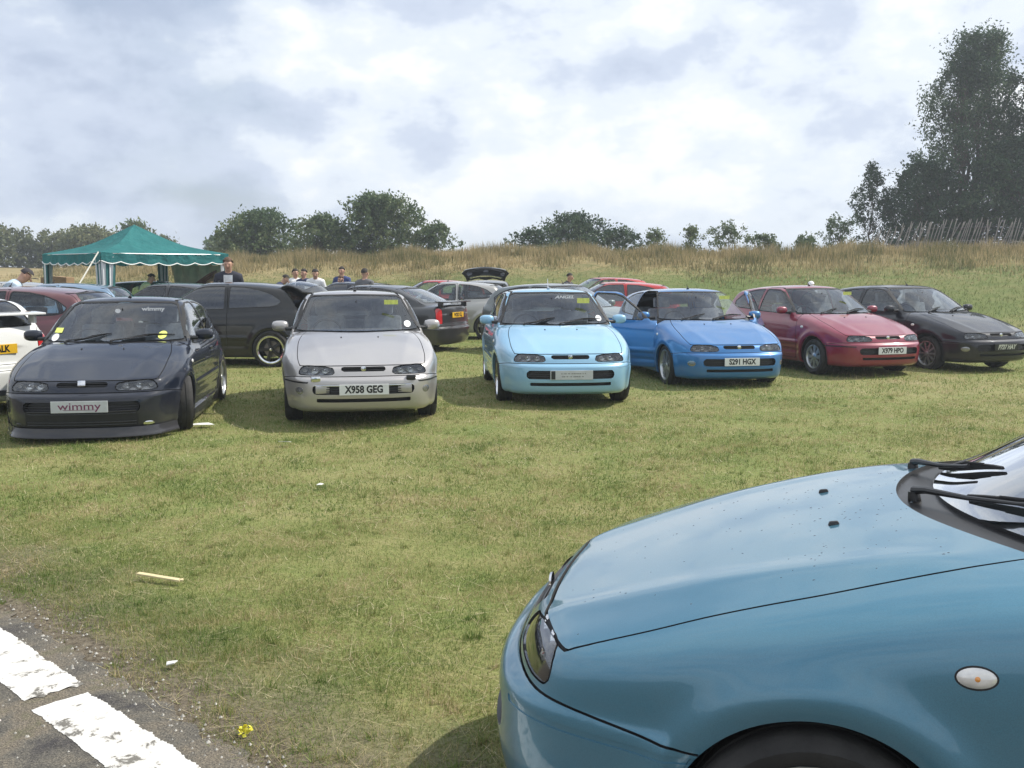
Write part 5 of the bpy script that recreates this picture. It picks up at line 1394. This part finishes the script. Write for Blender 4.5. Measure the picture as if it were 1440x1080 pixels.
# ------------------------------------------------------------------ garden canopy
def make_canopy():
    near, right, back, left = (-9.55, 23.3), (-7.25, 25.65), (-9.70, 28.0), (-12.0, 25.65)
    cx, cy = (near[0] + back[0]) / 2, (near[1] + back[1]) / 2; g = 0.0
    root = empty('canopy', (cx, cy, g)); tag(root, 'green party canopy with striped leg curtains standing behind the cars at the left', 'canopy')
    green, N, L, o = new_mat('canopy_cloth'); b = bsdf(N, (0.02, 0.17, 0.15), 0.75, spec=0.3)
    n = tex_noise(N, L, 2.0, 4.0); r = ramp_node(N, L, n.outputs['Fac'], [(0.3, (0.020, 0.170, 0.175)), (0.7, (0.034, 0.225, 0.225))]); L.new(r.outputs[0], b.inputs['Base Color']); nb = tex_noise(N, L, 3.5, 4.0, 0.6); bp = N.new('ShaderNodeBump'); bp.inputs['Strength'].default_value = 0.7; bp.inputs['Distance'].default_value = 0.12; L.new(nb.outputs['Fac'], bp.inputs['Height']); L.new(bp.outputs[0], b.inputs['Normal'])
    t = N.new('ShaderNodeBsdfTranslucent'); L.new(r.outputs[0], t.inputs[0]); mx = N.new('ShaderNodeMixShader'); mx.inputs[0].default_value = 0.3
    L.new(b.outputs[0], mx.inputs[1]); L.new(t.outputs[0], mx.inputs[2]); L.new(mx.outputs[0], o.inputs[0])
    P = [Vector((*p, 0)) - Vector((cx, cy, 0)) for p in (near, right, back, left)]
    zE, zP = 2.12, 2.86
    edge = plain('scallop_edging', (0.75, 0.76, 0.74), 0.7)
    for k in range(4):
        A, B = P[k], P[(k + 1) % 4]; v, f = [], []; nu, nv = 22, 12
        for i in range(nv + 1):
            t_ = i / nv; z = zE + (zP - zE) * t_ - 0.13 * math.sin(math.pi * t_) * 1.0
            for j in range(nu + 1):
                u = j / nu; p = (A.lerp(B, u)) * (1 - t_)
                sag = -0.05 * math.sin(math.pi * u) * (1 - t_) + 0.012 * math.sin(u * 19 + t_ * 9) * t_ * (1 - t_) * 3
                v.append((p.x, p.y, z + sag))
        f = [(i * (nu + 1) + j, i * (nu + 1) + j + 1, (i + 1) * (nu + 1) + j + 1, (i + 1) * (nu + 1) + j) for i in range(nv) for j in range(nu)]
        mesh_obj('roof_panel', v, f, green, root, smooth=True)
        m = 84; v, e = [], []; out = (A + B).normalized()
        for j in range(m + 1):
            u = j / m; p = A.lerp(B, u) + out * (0.01 + 0.012 * math.sin(u * 40)); s = -0.05 * math.sin(math.pi * u)
            zb = zE - 0.20 - 0.055 * abs(math.sin(u * math.pi * 7)) + s
            v += [(p.x - out.x * .01, p.y - out.y * .01, zE + s), (p.x, p.y, zb)]; e.append((p.x + out.x * .004, p.y + out.y * .004, zb))
        va = mesh_obj('valance', v, [(2 * j, 2 * j + 2, 2 * j + 3, 2 * j + 1) for j in range(m)], green, root, smooth=True)
        mb = MB(); mb.tube(e, 0.014, 4); mb.build('valance_edging', edge, va)
        mb = MB(); mb.tube([A * 0.99 + Vector((0, 0, zE - 0.03)), B * 0.99 + Vector((0, 0, zE - 0.03))], 0.014, 6); mb.build('roof_pole', M_ALLOY, root)
    # legs with gathered striped curtains
    sm, N, L, o = new_mat('striped_cloth'); b = bsdf(N, (0.7, 0.7, 0.7), 0.8)
    uv = N.new('ShaderNodeAttribute'); uv.attribute_name = 'stripe'; 
    m1 = N.new('ShaderNodeMath'); m1.operation = 'FRACT'; L.new(uv.outputs['Fac'], m1.inputs[0]); m2 = N.new('ShaderNodeMath'); m2.operation = 'GREATER_THAN'; m2.inputs[1].default_value = 0.5; L.new(m1.outputs[0], m2.inputs[0])
    r = ramp_node(N, L, m2.outputs[0], [(0.4, (0.66, 0.68, 0.68)), (0.6, (0.02, 0.13, 0.13))]); L.new(r.outputs[0], b.inputs['Base Color']); L.new(b.outputs[0], o.inputs[0])
    for k, p in enumerate(P):
        mb = MB(); q = p * 0.985; mb.tube([q, q + Vector((0, 0, zE))], 0.018, 8); lg = mb.build('leg', M_ALLOY, root)
        a1 = (P[(k + 1) % 4] - p).normalized(); a2 = (P[(k - 1) % 4] - p).normalized()
        wd = (0.36, 0.20, 0.22, 0.22)[k]; v, f, st = [], [], []
        m = 40; nz = 8
        for i in range(nz + 1):
            z = 0.15 + (zE - 0.25) * i / nz; w_ = wd * (0.75 + 0.25 * (i / nz) ** 2)
            for j in range(m + 1):
                u = j / m * 2 - 1; d = a1 * max(u, 0) * w_ + a2 * max(-u, 0) * w_; nrm = (a1 + a2).normalized() * (0.02 * math.sin(u * 26 + i * 0.3) - 0.02)
                c = q + d + nrm; v.append((c.x, c.y, z)); st.append((u + 1) * (1.9 if k == 0 else 1.5))
        f = [(i * (m + 1) + j, i * (m + 1) + j + 1, (i + 1) * (m + 1) + j + 1, (i + 1) * (m + 1) + j) for i in range(nz) for j in range(m)]
        c = mesh_obj('leg_curtain', v, f, sm, root, smooth=True)
        at = c.data.attributes.new('stripe', 'FLOAT', 'POINT'); at.data.foreach_set('value', st)
    g0 = P[0] + Vector((-0.03, -0.05, zE)); g1 = Vector((-10.0 - cx, 21.7 - cy, 0.45))
    mb = MB(); mb.tube([g0, g1], 0.016, 5); mb.build('guy_rope', plain('pale_rope', (0.7, 0.68, 0.6), 0.8), root)
    # khaki sheet tied across the back right side
    kh = plain('khaki_canvas', (0.50, 0.42, 0.27), 0.85, vary=0.25, scale=3); v = []; A, B = P[2] * 0.97, P[1] * 0.97; m, nz = 40, 10
    for i in range(nz + 1):
        for j in range(m + 1):
            u = j / m; z = 0.9 + i / nz * 1.02; top = 1.92 - 0.10 * abs(math.sin(u * 9.4)) ; z = 0.9 + (top - 0.9) * i / nz
            p = A.lerp(B, 0.16 + 0.82 * u); w_ = 0.05 * math.sin(u * 23 + i * 0.5) * (0.3 + 0.7 * i / nz) + 0.03 * math.sin(u * 61); v.append((p.x + w_, p.y + w_, z))
    sh = mesh_obj('canvas_sheet', v, [(i * (m + 1) + j, i * (m + 1) + j + 1, (i + 1) * (m + 1) + j + 1, (i + 1) * (m + 1) + j) for i in range(nz) for j in range(m)], kh, root, smooth=True)
make_canopy()
# boxes and table under it
def crate(x, y, z, d, col, name, label, cat, rz=0.2):
    o = empty(name, (x, y, z), rz); tag(o, label, cat)
    mb = MB(); mb.box((0, 0, d[2] / 2), d, bev=0.015); mb.build('box_body', col, o)
    mb = MB(); mb.box((-d[0] * .25, 0, d[2] + .004), (d[0] * .49, d[1], 0.008), (0, R(-6), 0)); mb.box((d[0] * .25, 0, d[2] + .004), (d[0] * .49, d[1], 0.008), (0, R(5), 0)); mb.build('lid', col, o)
CARD = plain('cardboard', (0.26, 0.17, 0.09), 0.9); DKBOX = plain('speaker_black', (0.02, 0.02, 0.022), 0.6)
def trestle(x, y, rz, lb):
    o = empty('folding_table', (x, y, 0), rz); tag(o, lb, 'table')
    wood = plain('table_top', (0.3, 0.25, 0.18), 0.6); mb = MB(); mb.box((0, 0, 0.93), (1.9, 0.7, 0.04), bev=0.01); mb.build('tabletop', wood, o)
    for sx in (-1, 1):
        for sy in (-1, 1): mb = MB(); mb.tube([(sx * .85, sy * .3, 0.0), (sx * .75, sy * .25, 0.92)], 0.015, 6); mb.build('leg', M_ALLOY, o)
trestle(-7.95, 24.9, 0.3, 'folding table under the canopy holding the black boxes and a carton')
crate(-8.45, 24.75, 0.95, (0.55, 0.4, 0.42), DKBOX, 'equipment_box', 'black equipment box on the table under the canopy', 'box', 0.3)
crate(-7.9, 24.95, 0.95, (0.42, 0.4, 0.34), DKBOX, 'equipment_box', 'lower black box between the taller black box and the carton', 'box', 0.1)
crate(-7.35, 25.1, 0.95, (0.45, 0.4, 0.46), CARD, 'cardboard_box', 'brown carton at the right end of the table under the canopy', 'box', 0.4)
crate(-12.35, 27.2, 0.9, (0.7, 0.5, 0.62), CARD, 'cardboard_box', 'brown carton behind the left leg of the canopy', 'box', 0.0)
trestle(-12.3, 27.2, 0.0, 'folding table behind the left leg of the canopy')
# ------------------------------------------------------------------ people
SKIN = plain('skin', (0.50, 0.29, 0.20), 0.55, vary=0.1)
def skinned(name, pts, edges, rad, mat, parent, root_i=0, sub=1):
    me = bpy.data.meshes.new(name); me.from_pydata(pts, edges, []); o = bpy.data.objects.new(name, me); COL.objects.link(o); o.parent = parent
    me.materials.append(mat)
    md = o.modifiers.new('skin', 'SKIN'); md.use_smooth_shade = True
    if not me.skin_vertices: bm = bmesh.new(); bm.from_mesh(me); bm.verts.layers.skin.verify(); bm.to_mesh(me); bm.free()
    for i, r in enumerate(rad):
        sv = me.skin_vertices[0].data[i]; sv.radius = r if isinstance(r, tuple) else (r, r); sv.use_root = (i == root_i)
    s = o.modifiers.new('sub', 'SUBSURF'); s.levels = sub; s.render_levels = sub + 1
    return o
def person(label, x, y, face, h=1.75, shirt=(0.5, 0.5, 0.5), legs=(0.05, 0.06, 0.1), hair=(0.02, 0.015, 0.012), bend=0.0, group=None, cap=None, arms='down', jacket=None, z=None, sit=False):
    """face: compass of the gaze in degrees, 0 = towards +Y ; bend: forward stoop in degrees"""
    root = empty('person', (x, y, gh(x, y) if z is None else z), R(-face)); tag(root, label, 'person', group)
    k = h / 1.75; B = R(bend); hip = Vector((0, 0, 0.93)) * k
    def up(p):   # rotate upper body forward about the hip
        q = Vector(p) * k - hip; q = Vector((q.x, q.y * math.cos(B) + q.z * math.sin(B), -q.y * math.sin(B) + q.z * math.cos(B))); return q + hip
    torso = [up((0, 0, 0.95)), up((0, 0.01, 1.12)), up((0, 0.0, 1.30)), up((0, 0, 1.43)), up((0, 0.01, 1.50)), up((0, 0.03, 1.57)), up((0, 0.035, 1.65)), up((0, 0.03, 1.71))]
    trad = [(0.155, 0.11), (0.135, 0.10), (0.165, 0.115), (0.13, 0.085), (0.058, 0.058), (0.066, 0.078), (0.080, 0.098), (0.062, 0.076)]
    pts = [tuple(p) for p in torso]; rad = [(a * k, b * k) for a, b in trad]; ed = [(i, i + 1) for i in range(7)]
    armpts = []
    for s in (-1, 1):
        if arms == 'down': A = [(s * 0.175, 0, 1.40), (s * 0.235, -0.01, 1.13), (s * 0.245, 0.06, 0.88), (s * 0.245, 0.08, 0.79), (s * 0.24, 0.10, 0.72)]
        elif arms == 'front': A = [(s * 0.175, 0, 1.40), (s * 0.25, 0.05, 1.14), (s * 0.16, 0.28, 1.08), (s * 0.10, 0.36, 1.09), (s * 0.06, 0.42, 1.08)]
        else: A = [(s * 0.175, 0, 1.40), (s * 0.24, 0.10, 1.15), (s * 0.22, 0.34, 1.00), (s * 0.20, 0.43, 0.97), (s * 0.19, 0.50, 0.94)]
        b0 = len(pts); P_ = [up(p) for p in A]; armpts.append(P_); pts += [tuple(p) for p in P_]
        rad += [(0.062 * k,) * 2, (0.045 * k,) * 2, (0.033 * k,) * 2, (0.040 * k, 0.020 * k), (0.030 * k, 0.016 * k)]
        ed += [(3, b0), (b0, b0 + 1), (b0 + 1, b0 + 2), (b0 + 2, b0 + 3), (b0 + 3, b0 + 4)]
    legpts = []
    for s in (-1, 1):
        A = [(s * 0.09, 0, 0.88), (s * 0.105, 0.03 + 0.03 * s, 0.50), (s * 0.11, 0.0 + 0.05 * s, 0.09), (s * 0.12, 0.12 + 0.05 * s, 0.05)]
        if sit: A = [(s * 0.10, 0, 0.88), (s * 0.13, 0.42, 0.86), (s * 0.13, 0.40, 0.45), (s * 0.13, 0.54, 0.42)]
        b0 = len(pts); P_ = [Vector(p) * k for p in A]; legpts.append(P_); pts += [tuple(p) for p in P_]
        rad += [0.085 * k, 0.058 * k, 0.042 * k, (0.04 * k, 0.035 * k)]; ed += [(0, b0), (b0, b0 + 1), (b0 + 1, b0 + 2), (b0 + 2, b0 + 3)]
    body = skinned('body', pts, ed, rad, SKIN, root, 0, 1)
    # ears and nose sit on the head
    hd = torso[6]; R3 = Matrix.Rotation(-B, 3, 'X')
    for s in (-1, 1): mb = MB(); mb.box(hd + R3 @ Vector((s * 0.083 * k, -0.01, -0.02)), (0.02, 0.035, 0.06), bev=0.008); mb.build('ear', SKIN, root, smooth=60)
    mb = MB(); mb.box(hd + R3 @ Vector((0, 0.102 * k, -0.03)), (0.028, 0.035, 0.05), (R(18), 0, 0), bev=0.010); mb.build('nose', SKIN, root, smooth=60)
    for s in (-1, 1): e = MB(); e.box(hd + R3 @ Vector((s * 0.032 * k, 0.092 * k, 0.005)), (0.024, 0.012, 0.010), bev=0.004); e.build('eye', plain('eye_dark', (0.03, 0.02, 0.02), 0.4), root)
    e = MB(); e.box(hd + R3 @ Vector((0, 0.090 * k, -0.075)), (0.045, 0.010, 0.009)); e.build('mouth', plain('lip', (0.30, 0.10, 0.08), 0.5), root)
    # hair or cap
    bm = bmesh.new(); bmesh.ops.create_uvsphere(bm, u_segments=18, v_segments=12, radius=1.0)
    for v in list(bm.verts):
        if v.co.z < (-0.15 if v.co.y < 0.15 else 0.28): bm.verts.remove(v)
    for v in bm.verts: 
        nz = 1 + (0.0 if cap else 0.05 * math.sin(v.co.x * 9) * math.sin(v.co.y * 11 + v.co.z * 7)); v.co = hd + R3 @ Vector((v.co.x * 0.092 * k * nz, v.co.y * 0.112 * k * nz - (0.002 if cap else 0.018), v.co.z * 0.112 * k * nz + 0.008))
    me = bpy.data.meshes.new('hair'); bm.to_mesh(me); bm.free(); me.shade_smooth(); me.materials.append(plain('hair_%.3f' % (cap or hair)[0] + ('cap' if cap else ''), cap or hair, 0.8, vary=0.4, scale=60))
    ho = bpy.data.objects.new('cap' if cap else 'hair', me); COL.objects.link(ho); ho.parent = root
    if cap: mb = MB(); mb.box(hd + R3 @ Vector((0, 0.14 * k, 0.045)), (0.13, 0.10, 0.012), (R(-10), 0, 0), bev=0.005); mb.build('cap_peak', me.materials[0], ho)
    # clothes: skins a little fuller than the body
    sp = [tuple(p) for p in torso[:4]] + [tuple(up((0, 0.0, 1.53)))]; sr = [(0.175 * k, 0.13 * k), (0.165 * k, 0.128 * k), (0.20 * k, 0.145 * k), (0.185 * k, 0.125 * k), (0.085 * k, 0.085 * k)]; se = [(0, 1), (1, 2), (2, 3), (3, 4)]
    ln = 3 if jacket or cap == (0.02, 0.02, 0.03) else 2
    for A in armpts:
        b0 = len(sp); q = A[:3] if (jacket or ln == 3) else [A[0], A[0].lerp(A[1], 0.9)]
        sp += [tuple(p) for p in q]; sr += [0.092 * k, 0.070 * k, 0.054 * k][:len(q)]; se += [(3, b0)] + [(b0 + i, b0 + i + 1) for i in range(len(q) - 1)]
    skinned('jacket' if jacket else 'shirt', sp, se, sr, plain('cloth_%.3f_%.3f_%.3f' % tuple(jacket or shirt), jacket or shirt, 0.85, vary=0.2, scale=9, bump=0.3, bscale=14), root, 0, 1)
    if jacket:
        mb = MB(); c0, c1 = up((0, 0.135, 1.14)), up((0, 0.10, 1.46)); n_ = R3 @ Vector((0, 1, 0)); sx = Vector((1, 0, 0))
        mb.add([c0 - sx * 0.03 + n_ * .014, c0 + sx * 0.03 + n_ * .012, up((0, 0.115, 1.34)) + sx * 0.085 + n_ * 0.030, c1 + sx * 0.085 + n_ * 0.01, c1 - sx * 0.085 + n_ * 0.01, up((0, 0.115, 1.34)) - sx * 0.085 + n_ * 0.030], [(0, 1, 2, 3, 4, 5)])
        mb.build('shirt', plain('shirt_white', shirt, 0.8), root)
    lp = [tuple(Vector((0, 0, 0.97)) * k)]; lr = [(0.165 * k, 0.12 * k)]; le = []
    for A in legpts: b0 = len(lp); lp += [tuple(p) for p in A[:3]]; lr += [0.098 * k, 0.075 * k, 0.062 * k]; le += [(0, b0), (b0, b0 + 1), (b0 + 1, b0 + 2)]
    skinned('trousers', lp, le, lr, plain('trousers_%.3f' % legs[0], legs, 0.85), root, 0, 1)
    for A in legpts: mb = MB(); c = (A[2] + A[3]) / 2; mb.box(c + Vector((0, 0.03, -0.02)), (0.10, 0.28, 0.09), bev=0.03); mb.build('shoe', M_RUBBER, root, smooth=40)
    return root
WH = (0.72, 0.73, 0.74); NV = (0.025, 0.035, 0.09)
person('man in a dark open jacket and white shirt standing right of the canopy', -5.60, 19.80, 168, 1.93, WH, (0.03, 0.03, 0.035), (0.10, 0.055, 0.03), 8, jacket=(0.018, 0.020, 0.035))
person('person in a dark cap and pale blue striped shirt stooping at the left edge', -8.95, 17.3, 70, 1.88, (0.42, 0.52, 0.62), (0.05, 0.06, 0.1), cap=(0.03, 0.025, 0.03), bend=38, arms='reach')
person('person in navy with dark hair leaning forward, leftmost of the distant group', -6.35, 26.2, 80, 1.72, NV, bend=34, arms='reach')
person('person in a white shirt with dark hair at the left end of the distant group', -5.98, 27.6, 150, 1.76, WH, arms='front')
person('person in a navy top close beside the white shirt in the distant group', -5.60, 27.0, 200, 1.74, NV, arms='down')
person('person in a white polo shirt in the middle of the distant group', -5.22, 26.6, 170, 1.76, WH, bend=14, arms='front')
person('person in a dark blue top just right of the white polo shirt', -4.72, 27.8, 190, 1.78, (0.03, 0.05, 0.16), arms='front')
person('shorter person in an orange top beside the dark blue top', -4.5, 26.8, 210, 1.58, (0.55, 0.22, 0.14), hair=(0.10, 0.04, 0.02), bend=10)
person('person in a grey top standing apart at the right of the distant group', -3.58, 24.3, 20, 1.74, (0.12, 0.12, 0.13))
person('person in a pale yellow top bending over the raised bonnet under the canopy', -9.42, 25.2, 60, 1.70, (0.66, 0.68, 0.40), bend=26, arms='reach')
person('dark haired person half hidden behind the red car with raised bonnet', 1.55, 28.6, 120, 1.62, (0.05, 0.05, 0.06), bend=8)
person('person in a white cap just visible over the roof of the crimson car', 6.35, 21.2, 200, 1.50, (0.4, 0.4, 0.42), cap=(0.75, 0.75, 0.75), bend=20, z=-0.30 + 0.30)
# ------------------------------------------------------------------ litter on the grass
def scrap(name, label, cat, pts, z, mat, seed=0, thick=0.004):
    rr = random.Random(seed); v = [(x, y, z + rr.uniform(0, thick)) for x, y in pts]; n = len(v)
    v += [(a, b, c + 0.004) for a, b, c in v]
    f = [tuple(reversed(range(n))), tuple(range(n, 2 * n))] + [(i, (i + 1) % n, (i + 1) % n + n, i + n) for i in range(n)]
    return tag(mesh_obj(name, v, f, mat), label, cat)
PAPER = plain('litter_paper', (0.70, 0.70, 0.66), 0.8, vary=0.1, scale=30)
mb = MB(); mb.box((0, 0, 0), (0.28, 0.028, 0.010), bev=0.003); mb.box((0.14, 0.004, 0.001), (0.02, 0.02, 0.008), (0, 0, 0.5))
st = mb.build('wooden_stick', M_WOOD, loc=(-1.885, 5.17, 0.034)); st.rotation_euler = (0.06, 0.03, R(-20)); tag(st, 'flat pale wooden stick lying on the grass', 'stick')
scrap('paper_scrap', 'small white scrap of paper near the track edge', 'paper', [(-1.44, 3.99), (-1.405, 3.985), (-1.40, 4.015), (-1.425, 4.03), (-1.445, 4.01)], 0.02, PAPER, 1, 0.015)
scrap('paper_scrap', 'white scrap of paper on the grass below the dark blue and silver cars', 'paper', [(-2.22, 9.33), (-2.12, 9.32), (-2.11, 9.40), (-2.19, 9.42)], 0.035, PAPER, 2, 0.02)
scrap('paper_sheet', 'torn pale sheet of paper beside the front wheel of the dark blue car', 'paper', [(-3.46, 10.44), (-3.30, 10.40), (-3.16, 10.46), (-3.25, 10.55), (-3.36, 10.50), (-3.45, 10.53)], 0.03, PAPER, 3, 0.03)
scrap('paper_scrap', 'tiny white scrap in the middle of the empty grass', 'paper', [(-1.49, 7.45), (-1.45, 7.44), (-1.44, 7.48), (-1.47, 7.49)], 0.03, PAPER, 5, 0.015)
scrap('plastic_bag', 'white scrap of plastic caught in the long grass on the bank', 'bag', [(-0.05, 44.0), (0.10, 44.0), (0.12, 44.2), (0.0, 44.25)], gh(0, 44.0) + 0.35, PAPER, 6, 0.25)
fl = MB(); rr = random.Random(3)
for i in range(26):
    a = rr.uniform(0, 6.28); r_ = rr.uniform(0, 0.026); c = Vector((math.cos(a) * r_, math.sin(a) * r_, rr.uniform(0.0, 0.03))); q = 0.010
    t = Vector((rr.gauss(0, 1), rr.gauss(0, 1), rr.gauss(0, .6))).normalized() * q; u = t.cross(Vector((rr.gauss(0, 1), rr.gauss(0, 1), 1))).normalized() * q * .8
    fl.add([c - t, c + u, c + t, c - u], [(0, 1, 2, 3)])
tag(fl.build('crumpled_wrapper', plain('yellow_wrapper', (0.75, 0.68, 0.06), 0.5), loc=(-0.955, 3.40, 0.012)), 'crumpled bright yellow wrapper by the track edge', 'wrapper')
tick('extras')
# ------------------------------------------------------------------ the summer air, slightly milky
def make_haze():
    m, N, L, o = new_mat('air'); v = N.new('ShaderNodeVolumePrincipled')
    v.inputs['Color'].default_value = (0.86, 0.93, 1.0, 1); v.inputs['Density'].default_value = HAZE; v.inputs['Anisotropy'].default_value = 0.3
    L.new(v.outputs[0], o.inputs['Volume'])
    mb = MB(); mb.box((0, 740, 6.5), (1900, 1860, 23.0))
    ob = mb.build('haze', m); tag(ob, 'thin pale summer haze over the field', 'haze', kind='stuff')
HAZE = 0.0015
make_haze()
